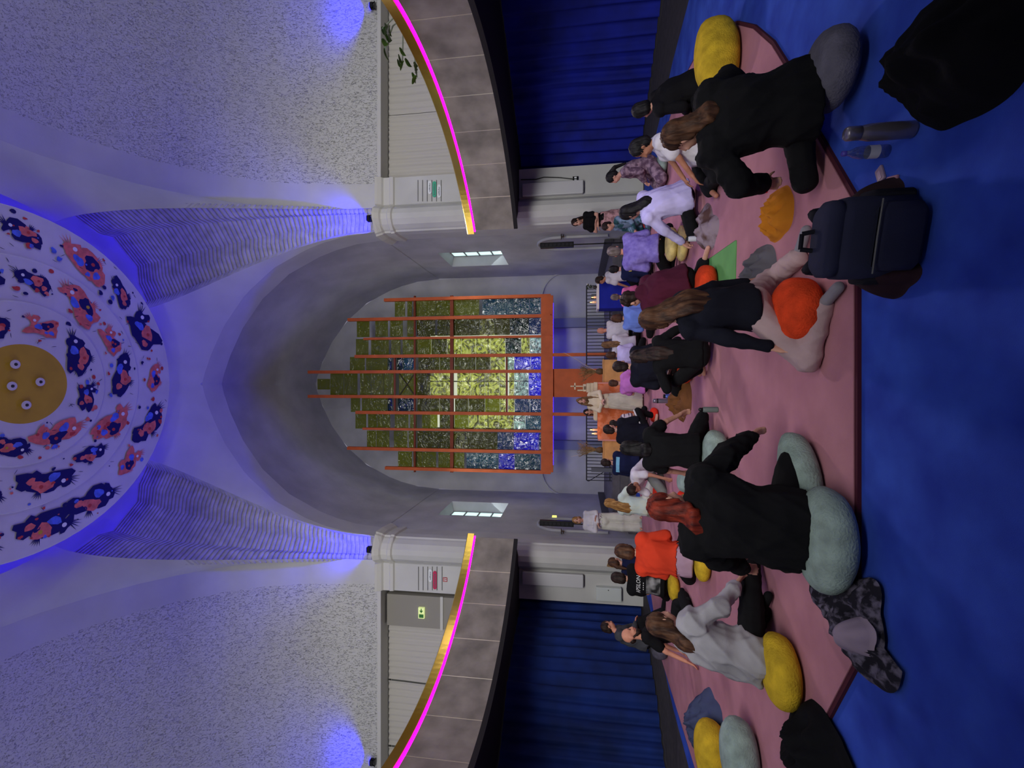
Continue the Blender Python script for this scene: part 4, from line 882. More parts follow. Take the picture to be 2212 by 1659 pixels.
person('person in cream blouse with long dark hair seated behind the altar', (-.80, 13.45, .42), 178, .12, 1.03, 4, 0, (2, 4, 0), 'cross', 'lap', TOP(CRM, lo=.03, n='blouse'), None, dict(m=H_DARK, s='long', l=.15, w=.09), vox=.0155, face_on=True)
finish_people()

# white stripe, sky blue band and print on three of the garments
def on_back(P, pts_uv, faces, m, name, dz=0):
    """lay a flat print on the back of a garment: u along the shoulders, v up the spine"""
    o = P['top']; me = o.data
    from mathutils.bvhtree import BVHTree
    bv = BVHTree.FromPolygons([v.co for v in me.vertices], [tuple(q.vertices) for q in me.polygons]); V = []
    for u, v in pts_uv:
        a = P['N']-P['u2']*.07+P['rt']*u+P['u2']*v-P['f2']*.6
        hit = bv.ray_cast(a, P['f2'])[0]; V.append((hit if hit else a+P['f2']*.42)-P['f2']*.006)
    return obj(name, V, faces, m, P['top'])
tcu = bpy.data.curves.new('print', 'FONT'); tcu.body = 'APSILON'; tcu.size = .095; tcu.align_x = 'CENTER'; tcu.resolution_u = 3
to = bpy.data.objects.new('print', tcu); COL.objects.link(to)
tm = bpy.data.meshes.new_from_object(to.evaluated_get(bpy.context.evaluated_depsgraph_get()))
PRW = mat('print_white', (214, 214, 216), .8); PRG = mat('print_grey', (30, 30, 32), .8, c2=(150, 150, 152), vs=8, thr=(.42, .66), detail=1)
o_ = on_back(P31, [(v.co.x*.78, v.co.y-.13) for v in tm.vertices], [tuple(q.vertices) for q in tm.polygons], PRW, 'lettering')
o_['label'] = 'white APSILON lettering'
bpy.data.objects.remove(to); 
gv = [(-.14+.28*i/10, -.44+.22*j/8) for j in range(9) for i in range(11)]
on_back(P31, gv, [(j*11+i, j*11+i+1, (j+1)*11+i+1, (j+1)*11+i) for j in range(8) for i in range(10)], PRG, 'graphic_print')
gv = [(-.07+.14*i/8, -.185+.012*j) for j in range(2) for i in range(9)]
on_back(P31, gv, [(i, i+1, 10+i, 9+i) for i in range(0, 8, 2)], PRW, 'small_lettering')
def band(P, u0, u1, v0, v1, m, name, nu=12, nv=3):
    gv = [(u0+(u1-u0)*i/nu, v0+(v1-v0)*j/nv) for j in range(nv+1) for i in range(nu+1)]
    return on_back(P, gv, [(j*(nu+1)+i, j*(nu+1)+i+1, (j+1)*(nu+1)+i+1, (j+1)*(nu+1)+i) for j in range(nv) for i in range(nu)], m, name)
band(P24, -.17, .17, -.07, .01, SKYB, 'shoulder_band')
band(P9, -.07, -.01, -.16, -.10, mat('print_yellow', (210, 190, 50), .8), 'print', 4); band(P9, .0, .11, -.14, -.12, PRG, 'print', 4)
k_ = P23['K'][1]; h_ = P23['Pv']+Vector((.09, 0, 0)); up_ = Vector((.05, 0, .085))
MB().tube([h_.lerp(k_, .15)+up_, h_.lerp(k_, .5)+up_, h_.lerp(k_, .95)+up_], .016).build('leg_stripe', PRW, [c for c in P23['p'].children if c.name.startswith('trousers')][0])

# ------------------------------------------------------------------ cloths, bags and bottles on the floor
def heap(name, label, cat, outline, h, m, z=GZ, folds=.5, seed=1, fq=7, group=None, nr=16, na=56, power=1.6):
    cx = sum(p[0] for p in outline)/len(outline); cy = sum(p[1] for p in outline)/len(outline)
    rr = random.Random(seed); ph = rr.uniform(0, 9)
    angs = sorted((math.atan2(y-cy, x-cx), math.hypot(x-cx, y-cy)) for x, y in outline)
    def rad(t):
        a = angs+[(angs[0][0]+2*math.pi, angs[0][1])]; a = [(angs[-1][0]-2*math.pi, angs[-1][1])]+a
        for i in range(len(a)-1):
            if a[i][0] <= t <= a[i+1][0]:
                u = (t-a[i][0])/max(1e-6, a[i+1][0]-a[i][0]); u = u*u*(3-2*u); return a[i][1]*(1-u)+a[i+1][1]*u
        return a[0][1]
    rows = []
    for j in range(nr+1):
        f = 1-j/nr; row = []
        for i in range(na):
            t = -math.pi+2*math.pi*i/na; r = rad(t)*f*(1+.05*noise.noise((math.cos(t)*2+ph, math.sin(t)*2, f*2)))
            x, y = r*math.cos(t), r*math.sin(t)
            n1 = 1-abs(noise.noise((x*fq+ph, y*fq, ph)))*2.2; n2 = noise.noise((x*fq*2.3+ph, y*fq*2.3, 3))
            zz = h*(1-f**power*1.0)*(1-folds*.5)+h*folds*(.75*n1+.55*n2)*(1-f**6)*(.35+.65*(1-f**2))
            row.append((x, y, max(zz, .006*(1 if f < 1 else 0))+(.012 if f < .999 else 0)))
        rows.append(row)
    b = MB(); base = [(x, y, 0) for x, y, _ in rows[0]]; b.loft([base]+rows[:-1]+[[(p[0]*.02, p[1]*.02, rows[-2][0][2]) for p in rows[-2]]])
    o = b.build(name, m, None, True); o.location = (cx, cy, z)
    return tag(o, label, cat, group)
def W2(*pts): return [tuple(atZ(x, y, GZ)[:2]) for x, y in pts]
heap('folded_cloth', 'mustard yellow folded cloth on the pink rug', 'cloth', W2((1662, 470), (1672, 428), (1712, 418), (1714, 470), (1690, 512), (1664, 515)), .12, cloth('mustard', (190, 118, 34)), folds=.8, seed=3, fq=11)
heap('grey_garment', 'dark grey folded garment behind the woman in rose trousers', 'clothing', W2((1625, 585), (1640, 545), (1660, 528), (1672, 535), (1676, 600), (1660, 640), (1635, 630)), .16, cloth('slate_grey', (92, 90, 98)), folds=.7, seed=5, fq=8)
heap('brown_garment', 'crumpled brown cloth in the middle of the rug', 'cloth', W2((1455, 852), (1470, 848), (1494, 850), (1494, 880), (1482, 898), (1468, 896), (1456, 872)), .15, cloth('rust_brown', (112, 72, 40)), folds=.95, seed=8, fq=7)
heap('blanket', 'crumpled grey and brown blanket beside the cream cushions', 'blanket', W2((1516, 480), (1518, 462), (1540, 462), (1554, 490), (1546, 520), (1528, 538), (1514, 508)), .13, cloth('taupe', (146, 130, 136), (88, 64, 58), vs=4, thr=(.45, .6)), folds=.7, seed=11, fq=6)
heap('jacket', 'big black padded jacket lying on the blue carpet at the lower right', 'jacket', [tuple(atZ(x, y, .25)[:2]) for x, y in ((1850, 170), (1880, 260), (1960, 270), (2060, 180), (2110, 90), (2110, -60), (2000, -60), (1910, 60))], .30, cloth('black_nylon', (14, 14, 18)), z=.012, folds=.45, seed=14, fq=5, na=72)
heap('jacket', 'black fleece jacket at the bottom left beside the sage cushion', 'jacket', [tuple(atZ(x, y, .1)[:2]) for x, y in ((1695, 1560), (1720, 1520), (1770, 1550), (1800, 1610), (1820, 1660), (1810, 1720), (1740, 1700), (1700, 1640))], .22, BLACKC, folds=.6, seed=17, fq=5)
heap('jacket', 'dark blue padded jacket heaped behind the yellow cushion at the left', 'jacket', [tuple(atZ(x, y, .08)[:2]) for x, y in ((1497, 1560), (1515, 1510), (1535, 1505), (1552, 1540), (1552, 1600), (1530, 1625), (1505, 1610))], .24, cloth('slate_blue', (66, 74, 104)), folds=.6, seed=19, fq=5)
heap('scarf', 'dark patterned scarf lying along the edge of the pink rug', 'scarf', [tuple(atZ(x, y, .05)[:2]) for x, y in ((1745, 1262), (1790, 1240), (1850, 1250), (1895, 1262), (1898, 1330), (1905, 1400), (1945, 1440), (1938, 1490), (1880, 1478), (1835, 1420), (1795, 1345))], .10, cloth('paisley', (34, 32, 42), (104, 98, 116), vs=16, thr=(.46, .6), detail=6), folds=.8, seed=23, fq=9, na=80)
o = heap('cap', 'soft mauve grey pouch resting on the patterned scarf', 'pouch', [tuple(atZ(x, y, .1)[:2]) for x, y in ((1832, 1372), (1845, 1345), (1870, 1340), (1888, 1365), (1885, 1400), (1860, 1412), (1838, 1402))], .13, cloth('mauve_grey', (150, 134, 152)), z=.09, folds=.15, seed=25, fq=5, power=3)
heap('dark_bag', 'dark brown bag behind the navy backpack', 'bag', [tuple(atZ(x, y, .15)[:2]) for x, y in ((1835, 455), (1825, 415), (1850, 400), (1890, 415), (1900, 455), (1860, 475))], .16, cloth('dark_umber', (44, 30, 34)), z=.012, folds=.3, seed=27, fq=4, power=2.5)
heap('dark_bag', 'dark maroon bag under the strap side of the navy backpack', 'bag', [tuple(atZ(x, y, .1)[:2]) for x, y in ((1845, 590), (1860, 560), (1930, 560), (1950, 590), (1920, 625), (1870, 634))], .2, cloth('dark_wine', (40, 24, 32)), z=.012, folds=.3, seed=29, fq=4, power=2.5)
# red block / book under the knee
p = atZ(1648, 400, GZ); o = MB().rbox((-.14, -.05, 0), (.14, .05, .07), .008).build('yoga_block', mat('red_foam', (190, 22, 30), .8)); o.location = (p.x, p.y, GZ); o.rotation_euler = (0, 0, R(62)); tag(o, 'red foam block beside the knee of the person in black', 'yoga block')
o = MB().rbox((-.31, -.88, 0), (.31, .88, .006), .02).build('yoga_mat', mat('green_mat', (96, 158, 88), .8, var=.05, vs=3, bump=.2, bs=200)); o.location = (1.22, 5.88, GZ); o.rotation_euler = (0, 0, R(-4)); tag(o, 'green yoga mat under the orange cushion', 'yoga mat')
# backpack
bp_ = atZ(1948, 515, .012); t = thing('backpack', 'navy backpack lying on the blue carpet in front of the orange cushion', 'backpack', (bp_.x, bp_.y-.02, .012), R(-14))
BPM = cloth('backpack_navy', (38, 40, 62)); BPD = cloth('backpack_dark', (22, 22, 32))
MB().rbox((-.20, -.13, 0), (.20, .12, .34), .08, 5).build('main_body', BPM, t, True)
MB().rbox((-.16, -.20, .03), (.16, -.11, .22), .05, 5).build('front_pocket', BPM, t, True)
MB().rbox((-.19, -.10, .31), (.19, .11, .40), .07, 5).build('top_flap', BPM, t, True)
MB().tube([(-.17, -.2, .235), (0, -.205, .24), (.17, -.2, .235)], .006).build('zip', mat('zip_metal', (60, 60, 66), .4), t)
for s in (-1, 1):
    MB().tube([(s*.11, .12, .36), (s*.15, .23, .34), (s*.17, .27, .2), (s*.16, .2, .06), (s*.15, .1, .02)], .028, 8).build('shoulder_strap', BPD, t, True)
    MB().rbox((s*.20-.03, -.08, .02), (s*.20+.03, .08, .2), .03, 4).build('side_pocket', BPD, t, True)
MB().tube([(-.05, .06, .39), (-.04, .08, .45), (.04, .08, .45), (.05, .06, .39)], .012, 6).build('handle', BPD, t)
# bottles
def bottle(name, label, pos, prof, parts, group=None, rot=(0, 0, 0)):
    t = thing(name, label, 'bottle', pos, 0, group); t.rotation_euler = rot
    for nm, pr_, m in parts: MB().lathe(pr_, 20).build(nm, m, t, True)
    return t
STEEL = mat('brushed_steel', (132, 126, 140), .28, metal=.6); BLK = mat('black_plastic', (18, 18, 20), .4); GLS = glass('clear_bottle', (200, 205, 215), (225, 228, 235), 0, .22, .06)
p = atZ(1985, 272, .012)
bottle('steel_flask', 'tall silver steel flask on the blue carpet beside the black jacket', (p.x, p.y+.03, .012), None, [('body', [(.001, 0), (.036, 0), (.04, .01), (.042, .12), (.041, .2), (.034, .235), (.03, .245)], STEEL), ('lid', [(.03, .243), (.034, .246), (.034, .30), (.028, .312), (.001, .313)], STEEL)])
p = atZ(1918, 326, .012)
bottle('plastic_bottle', 'clear plastic bottle with blue cap beside the steel flask', (p.x, p.y, .012), None, [('body', [(.001, 0), (.03, 0), (.033, .01), (.033, .13), (.028, .16), (.014, .19), (.012, .21)], GLS), ('label', [(.0336, .05), (.0336, .10)], mat('bottle_label', (190, 190, 200), .6)), ('cap', [(.001, .225), (.014, .225), (.014, .205)], mat('blue_cap', (70, 60, 160), .4))])
p = atZ(1446, 866, GZ)
bottle('steel_thermos', 'purple-grey steel thermos standing near the altar side of the rug', (p.x, p.y, GZ), None, [('body', [(.001, 0), (.04, 0), (.042, .01), (.042, .2), (.036, .215)], STEEL), ('ring', [(.0425, .195), (.0425, .215)], BLK), ('cup', [(.037, .216), (.04, .22), (.036, .28), (.001, .284)], STEEL)])
p = atZ(1452, 856, GZ)
bottle('water_jar', 'small blue jar with black lid beside the brown cloth', (p.x, p.y, GZ), None, [('body', [(.001, 0), (.035, 0), (.038, .01), (.038, .10), (.03, .115)], mat('blue_steel', (96, 120, 200), .3, metal=.3)), ('lid', [(.031, .115), (.034, .116), (.034, .145), (.001, .15)], BLK)])
p = atZ(1551, 885, GZ)
bottle('sports_bottle', 'grey-green drinking bottle standing alone in the middle of the rug', (p.x, p.y, GZ), None, [('body', [(.001, 0), (.03, 0), (.033, .01), (.033, .15), (.026, .17)], mat('grey_green', (104, 114, 112), .5)), ('lid', [(.02, .17), (.022, .172), (.022, .2), (.012, .215), (.001, .216)], BLK)])
p = atZ(1502, 1074, GZ)
bottle('glass_bottle', 'clear glass bottle with yellow label behind the red-haired person', (p.x, p.y, GZ), None, [('body', [(.001, 0), (.034, 0), (.037, .01), (.037, .15), (.03, .18), (.015, .22), (.013, .26)], GLS), ('label', [(.0376, .10), (.0376, .165)], mat('yellow_label', (214, 186, 62), .6)), ('cap', [(.001, .275), (.015, .275), (.015, .257)], mat('gold_cap', (220, 200, 90), .4))])
p = atZ(1520, 515, GZ)
bottle('white_bottle', 'white drinking bottle in front of the cream cushions', (p.x, p.y, GZ), None, [('body', [(.001, 0), (.032, 0), (.035, .01), (.035, .17), (.028, .195)], mat('white_enamel', (206, 208, 214), .4)), ('cap', [(.02, .195), (.02, .22), (.001, .224)], BLK)])
# small packets
for (px, py, c, rz, lab) in ((1905, 377, (150, 128, 150), 20, 'pale grey packet with a clip on the blue carpet'), (1930, 392, (160, 112, 132), 75, 'pink paper slip on the blue carpet')):
    p = atZ(px, py, .012); t = thing('packet', lab, 'packet', (p.x, p.y, .012), R(rz)); MB().rbox((-.045, -.028, 0), (.045, .028, .014), .008).build('wrapper', mat('packet_%d' % px, c, .6), t); MB().box((-.03, -.012, .014), (.02, .012, .016)).build('flap', mat('packet_flap_%d' % px, [min(255, q*1.15) for q in c], .5), t)
# cushions at the left edge
pouf('yellow cushion beside the dark blue jacket at the left edge', -4.02, 5.32, .62, .5, .32, YELF, 12)
pouf('upright sage cushion at the left edge of the rug', -3.38, 4.46, .62, .44, .30, SAGE, 12)
pouf('small red cushion behind the head of the red-haired person', -1.74, 7.15, .3, .26, .14, REDF, 10)
pouf('small red cushion in front of the black track suit', -.62, 9.6, .3, .26, .16, REDF, 0)

# ------------------------------------------------------------------ altar furniture
OC = mat('orange_brocade', (206, 104, 56), .8, c2=(224, 132, 92), vs=7, thr=(.44, .56), bump=.1, bs=40)
al = thing('altar_table', 'wooden altar table under the orange cloth', 'table', (-.72, 12.55, 0))
WOODD = mat('dark_wood', (70, 50, 38), .6, var=.15, vs=3)
MB().box((-.72, -.22, 1.06), (.72, .22, 1.10)).build('table_top', WOODD, al)
for sx in (-1, 1):
    for sy in (-1, 1): MB().box((sx*.66-.035, sy*.17-.035, 0), (sx*.66+.035, sy*.17+.035, 1.06)).build('leg', WOODD, al)
cl = thing('altar_cloth', 'orange patterned cloth with pink border draped over the altar table', 'tablecloth', (-.72, 12.55, 1.1))
def drape(w_, d_, h, m, parent, name, amp=.012):
    per = []; n_ = 160
    for i in range(n_):
        s = i/n_*2*(w_+d_)
        if s < w_: q = (-w_/2+s, -d_/2, 0, -1)
        elif s < w_+d_: q = (w_/2, -d_/2+s-w_, 1, 0)
        elif s < 2*w_+d_: q = (w_/2-(s-w_-d_), d_/2, 0, 1)
        else: q = (-w_/2, d_/2-(s-2*w_-d_), -1, 0)
        per.append(q)
    rows = [[(x*.02, y*.02, .006) for x, y, a, b_ in per], [(x, y, .006) for x, y, a, b_ in per]]
    for j in range(1, 7):
        z = -h*j/6; rows.append([(x+a*(.008+amp*(.4+j/6)*(1+math.sin(i*.55+1.3*math.sin(i*.21)))), y+b_*(.008+amp*(.4+j/6)*(1+math.sin(i*.55+1.3*math.sin(i*.21)))), z) for i, (x, y, a, b_) in enumerate(per)])
    return MB().grid(rows, True).build(name, m, parent, True)
drape(1.48, .48, 1.04, OC, cl, 'cloth_panel')
PKB = mat('pink_border', (224, 150, 140), .8)
for sx in (-1, 1): MB().box((sx*.745-.018, -.262, -1.04), (sx*.745+.018, -.252, .01)).build('border', PKB, cl)
MB().box((-.75, -.272, -1.05), (.75, -.262, -1.0)).build('border', PKB, cl)
PEACH = mat('peach_cloth', (214, 158, 100), .85, var=.08, vs=4, bump=.1, bs=60)
def pedestal(x, w_, lab):
    t = thing('pedestal', lab, 'pedestal', (x, 12.75, 0), 0, 'peach pedestals beside the altar')
    MB().rbox((-w_/2, -.2, .0), (w_/2, .2, .94), .015, 2).build('plinth', PEACH, t); MB().rbox((-w_/2-.015, -.215, .94), (w_/2+.015, .215, .965), .015, 2).build('top_board', PEACH, t)
    return t
pedestal(.32, .66, 'peach cloth pedestal right of the altar with dried grasses'); pedestal(-1.74, .56, 'peach cloth pedestal left of the altar with dried grasses')
# flame candles
FLAME = mat('candle_flame', (255, 190, 90), .5, emit=9, ecol=(255, 176, 80)); WAX = mat('candle_wax', (238, 208, 178), .5, emit=.25, ecol=(255, 170, 110))
def candle(label, x, y, z, h=.09, r=.028, group='burning candles'):
    t = thing('candle', label, 'candle', (x, y, z), 0, group)
    MB().lathe([(.001, 0), (r, 0), (r, h), (r*.8, h+.004), (.001, h-.004)], 14).build('wax', WAX, t, True)
    MB().bar((0, 0, h), (0, 0, h+.012), .002).build('wick', BLK, t)
    MB().lathe([(.001, h+.008), (.011, h+.022), (.008, h+.045), (.001, h+.07)], 10).build('flame', FLAME, t, True)
candle('taller burning candle on the orange altar cloth', -1.22, 12.5, 1.112, .13); candle('shorter burning candle at the left end of the altar', -1.33, 12.58, 1.112, .08)
candle('burning candle on the blue table near its corner', 2.14, 12.3, 1.15, .10); candle('burning candle on the blue table beside the flowers', 2.28, 12.36, 1.15, .06)
lamp('candle_light', 'POINT', (-1.25, 12.38, 1.42), None, 3.0, (1, .55, .22), shadow_soft_size=.03); lamp('candle_light', 'POINT', (2.2, 12.2, 1.42), None, 2.2, (1, .55, .22), shadow_soft_size=.03)
# cream carved stand with cross
CRW = mat('cream_wood', (216, 200, 168), .6, var=.06, vs=6)
t = thing('altar_stand', 'stack of cream carved blocks with a small cross on the altar', 'altar stand', (-.10, 12.55, 1.112))
for k, (w_, h) in enumerate(((.30, .10), (.26, .09), (.25, .10), (.20, .09))): MB().rbox((-w_/2, -.1, sum((.10, .09, .10, .09)[:k])+.002*k), (w_/2, .1, sum((.10, .09, .10, .09)[:k])+h), .015, 3).build('block', CRW, t)
MB().box((-.05, -.104, .305), (.04, -.098, .36)).build('plaque', mat('bronze_plaque', (120, 104, 82), .5), t)
t = thing('altar_cross', 'small cream cross standing on the carved blocks', 'cross', (-.06, 12.55, 1.50))
MB().box((-.014, -.012, 0), (.014, .012, .30)).build('upright', CRW, t); MB().box((-.09, -.012, .19), (.09, .012, .225)).build('arm', CRW, t); MB().ell((0, 0, .3), (.02, .014, .03)).build('finial', CRW, t)
o = MB().lathe([(.001, 0), (.02, 0), (.02, .14), (.001, .142)], 12).build('pillar_candle', CRW); o.location = (-.17, 12.55, 1.50); tag(o, 'plain cream pillar candle beside the small cross', 'candle')
# dried grasses
GRS = mat('dried_grass', (132, 104, 70), .9, var=.25, vs=9); GRS2 = mat('pale_twig', (206, 190, 160), .8)
def bouquet(label, x, y, z, h, n_, sp_, seed, twig):
    rr = random.Random(seed); t = thing('dried_bouquet', label, 'dried grass', (x, y, z), 0, 'dried grass bunches')
    MB().lathe([(.001, 0), (.07, 0), (.09, .08), (.06, .16), (.05, .18)], 16).build('vase', mat('brown_vase', (92, 72, 50), .6), t, True)
    b = MB()
    for i in range(n_):
        a = rr.uniform(0, 6.28); L_ = h*rr.uniform(.55, 1); q = sp_*rr.uniform(.1, 1); d = Vector((math.cos(a)*q, math.sin(a)*q*.5, L_))
        p0 = Vector((0, 0, .14)); p1 = p0+d*.55+Vector((0, 0, .05)); p2 = p0+d
        b.bar(p0, p1, .004, .003, 4); b.bar(p1, p2, .003, .0015, 4)
        for k in range(4): u = p1.lerp(p2, .3+.18*k); b.bar(u, u+Vector((rr.uniform(-.05, .05), rr.uniform(-.03, .03), rr.uniform(.01, .06))), .005, .002, 4)
    o = b.build('grass_stems', GRS, t); o['kind'] = 'stuff'
    for (dx, dz) in twig: MB().tube([(0, 0, .15), (dx*.4, 0, dz*.5), (dx*.7, .02, dz*.72), (dx, 0, dz)], .005).build('twig', GRS2, t)
bouquet('dried grass bunch on the right peach pedestal', .34, 12.7, .965, .52, 60, .38, 3, [(.52, 1.05)])
bouquet('dried grass bunch on the left peach pedestal', -1.78, 12.7, .965, .55, 60, .3, 5, [(-.2, .85)])
# blue table
t = thing('side_table', 'table with white top and royal blue cloth front at the right of the altar', 'table', (2.36, 12.55, 0))
MB().box((-.40, -.28, 1.08), (.40, .28, 1.13)).build('table_top', mat('white_top', (214, 212, 216), .5), t)
MB().box((-.38, -.265, .02), (.38, -.245, 1.08)).build('front_cloth', mat('blue_front_cloth', (24, 36, 152), .85, var=.06, vs=4), t)
for sx in (-1, 1): MB().box((sx*.37-.015, -.25, 0), (sx*.37+.015, .26, 1.08)).build('side_panel', mat('blue_front_cloth', (24, 36, 152)), t)
t = thing('flower_bunch', 'small bunch of dark leaves and white flowers on the blue table', 'flowers', (2.56, 12.42, 1.13), 0)
rr = random.Random(4); MB().lathe([(.001, 0), (.03, 0), (.035, .06), (.028, .1)], 12).build('vase', mat('dark_vase', (40, 40, 44), .4), t, True)
for i in range(12):
    a = rr.uniform(0, 6.28); MB().ell((math.cos(a)*.08*rr.random(), math.sin(a)*.06, .12+.14*rr.random()), (.035, .02, .015), Matrix.Rotation(a, 3, 'Z')).build('leaf', mat('dark_leaf', (44, 58, 44), .7), t)
for i in range(4): MB().ell((.03+.06*rr.random(), .05*rr.uniform(-1, 1), .2+.06*rr.random()), (.022, .022, .018)).build('blossom', mat('white_blossom', (220, 220, 225), .7), t)
# railings on the chancel edge
IRON = mat('black_iron', (34, 34, 40), .5)
for sx, lab in ((1, 'black iron railing behind the blue table'), (-1, 'black iron railing left of the altar')):
    x0, x1 = (.55, 2.92) if sx > 0 else (-2.86, -.75)
    t = thing('railing', lab, 'railing', ((x0+x1)/2, 13.95, .63), 0, 'chancel railings'); w2 = (x1-x0)/2
    MB().bar((-w2, 0, .74), (w2, 0, .74), .018).build('top_rail', IRON, t); MB().bar((-w2, 0, .06), (w2, 0, .06), .014).build('bottom_rail', IRON, t)
    nb = int((x1-x0)/.095); bm_ = None
    for i in range(nb+1):
        x = -w2+2*w2*i/nb
        if bm_ is None: o = MB().bar((0, 0, 0), (0, 0, .74), .011, n=6).build('baluster', IRON, t); bm_ = o.data; o.location = (x, 0, 0)
        else: link_mesh('baluster', bm_, t, (x, 0, 0))
    e = 1 if sx > 0 else -1
    MB().tube([(e*w2, 0, .74), (e*(w2+.03), 0, .68), (e*(w2-.02), 0, .6), (e*(w2-.3), -.02, .18)], .013).build('scroll', IRON, t)
    MB().box((e*(w2-.32)-.06, -.05, 0), (e*(w2-.32)+.06, .05, .6)).build('post', mat('grey_post', (96, 98, 108), .7), t)
# column loudspeakers
def speaker(x, y, z0, lab, floor):
    t = thing('column_speaker', lab, 'loudspeaker', (x, y, floor), 0, 'column loudspeakers')
    z = z0-floor
    MB().rbox((-.075, -.06, z), (.075, .06, z+.93), .015, 2).build('cabinet', BLK, t)
    for k in range(8): MB().lathe([(.001, 0), (.045, 0), (.05, -.004), (.052, .0)], 16).build('driver', mat('speaker_cone', (34, 34, 38), .7), t); o = t.children[-1]; o.rotation_euler = (R(90), 0, 0); o.location = (0, -.064, z+.07+.113*k)
    MB().bar((0, 0, 0), (0, 0, z), .017).build('pole', BLK, t); MB().lathe([(.03, 0), (.03, .04)], 10, (0, 0, z*.5)).build('clamp', BLK, t)
    MB().lathe([(.001, .03), (.2, .02), (.21, 0)], 20).build('base', BLK, t)
speaker(3.88, 13.0, 1.74, 'black column speaker on a pole by the right chancel wall', 0); speaker(-3.82, 12.75, 1.74, 'black column speaker behind the woman in white trousers', 0)
o = MB().rbox((-.2, -.2, 0), (.2, .2, .46), .02, 2).build('subwoofer', BLK); tag(o, 'black subwoofer box behind the woman in white trousers', 'loudspeaker'); o.location = (-4.25, 11.55, 0)
# sconces and emergency lamp
BRZ = mat('dark_bronze', (74, 58, 40), .45, metal=.6)
for sx in (-1, 1):
    pos = atY(1213, 506 if sx > 0 else 1146, 12.95); t = thing('wall_sconce', 'small dark bronze dish sconce on the %s chancel pillar' % ('right' if sx > 0 else 'left'), 'sconce', (sx*4.14, 13.1, pos.z), 0, 'bronze sconces')
    MB().lathe([(.001, 0), (.05, 0), (.085, .02), (.07, .022), (.001, .01)], 18).build('dish', BRZ, t, True); MB().bar((0, 0, 0), (0, 0, -.08), .014).build('stem', BRZ, t); MB().bar((0, 0, -.05), (sx*.07, 0, -.05), .012).build('arm', BRZ, t)
pos = atY(1197, 1097, 14.4); o = MB().rbox((-.04, -.05, -.07), (.06, .05, .07), .015, 2).build('emergency_lamp', mat('lit_yellow', (240, 236, 120), .5, emit=1.2, ecol=(250, 244, 120))); o.location = (-4.17, 14.5, 2.35); tag(o, 'small glowing yellow emergency lamp on the left chancel wall', 'lamp')
# blue flood fixtures on the capitals
for sx in (-1, 1):
    for (x, y, z, wh) in ((4.42, 11.72, 7.06, 'pier capital'), (10.25, 11.9, 7.06, 'window ledge')):
        t = thing('flood_light', 'small black flood light on the %s %s' % ('right' if sx > 0 else 'left', wh), 'lamp', (sx*x, y, z), 0, 'blue flood lights')
        MB().box((-.09, -.05, 0), (.09, .05, .02)).build('base', BLK, t); 
        for s in (-1, 1): MB().box((s*.085-.006, -.02, .02), (s*.085+.006, .02, .13)).build('yoke', BLK, t)
        MB().rbox((-.075, -.06, .06), (.075, .06, .15), .02, 2).build('housing', BLK, t); MB().box((-.06, -.05, .15), (.06, .05, .156)).build('lens', mat('blue_lens', (20, 20, 255), .3, emit=6, ecol=(20, 10, 255)), t)
# direction signs on the piers
LINEM = mat('sign_line', (96, 96, 98), .7); WPILL = mat('sign_white', (226, 230, 232), .6); GPILL = mat('sign_green', (70, 176, 140), .6); RPILL = mat('sign_red', (196, 48, 92), .6); TXT = mat('sign_text', (96, 104, 112), .7)
def pill(b, x0, x1, z0, z1):
    r = (z1-z0)/2; P = []
    for i in range(9): t_ = R(-90+180*i/8); P.append((x1-r+r*math.cos(t_), (z0+z1)/2+r*math.sin(t_)))
    for i in range(9): t_ = R(90+180*i/8); P.append((x0+r+r*math.cos(t_), (z0+z1)/2+r*math.sin(t_)))
    n_ = len(P); return b.add([(x, 0, z) for x, z in P]+[(x, -.012, z) for x, z in P], [tuple(range(n_, 2*n_))]+[(i, (i+1) % n_, n_+(i+1) % n_, n_+i) for i in range(n_)])
def sign(lab, Y, lines, ly, pills):
    c = atY(930, sum(ly)/2, Y); t = thing('direction_sign', lab, 'sign', (c.x, Y, c.z), 0, 'direction signs')
    for x in lines: a = atY(x, ly[1], Y); b_ = atY(x, ly[0], Y); MB().box((a.x-c.x, -.006, a.z-c.z-.009), (b_.x-c.x, 0, a.z-c.z+.009)).build('line', LINEM, t)
    for (x0, x1, y0, y1, m) in pills:
        a = atY(x1, y1, Y); b_ = atY(x0, y0, Y); o = pill(MB(), a.x-c.x, b_.x-c.x, a.z-c.z, b_.z-c.z).build('plate', m, t)
        n_ = 8; q0 = a.x-c.x+.06; q1 = b_.x-c.x-.06; zc = (a.z+b_.z)/2-c.z; tx = MB(); rr = random.Random(int(y0))
        for i in range(n_): xx = q0+(q1-q0)*i/n_; hh = rr.choice((.018, .018, .026)); tx.box((xx, -.0135, zc-.018), (xx+(q1-q0)/n_*.62, -.012, zc-.018+hh*1.4))
        oo = tx.build('lettering', TXT, o); oo['kind'] = 'stuff'
sign('grey lined sign with white and green plates on the right pier', 11.997, (903, 913, 923, 933, 943, 953), (389, 435), [(924.5, 932.5, 391, 419, WPILL), (934.5, 942.5, 392, 426, GPILL), (944.5, 952.5, 399, 427, WPILL)])
sign('grey lined sign with white and red plates on the left pier', 11.997, (904, 914, 924, 934, 944, 955), (1224, 1275), [(925.5, 933.5, 1229, 1257, WPILL), (935.5, 943.5, 1233, 1273, RPILL)])
a = atY(966, 1257, 11.995); b_ = atY(957, 1247, 11.995); t = thing('fire_sign', 'small red fire equipment sign on the left pier', 'sign', ((a.x+b_.x)/2, 11.995, (a.z+b_.z)/2)); w_ = abs(b_.x-a.x)/2; h_ = abs(b_.z-a.z)/2
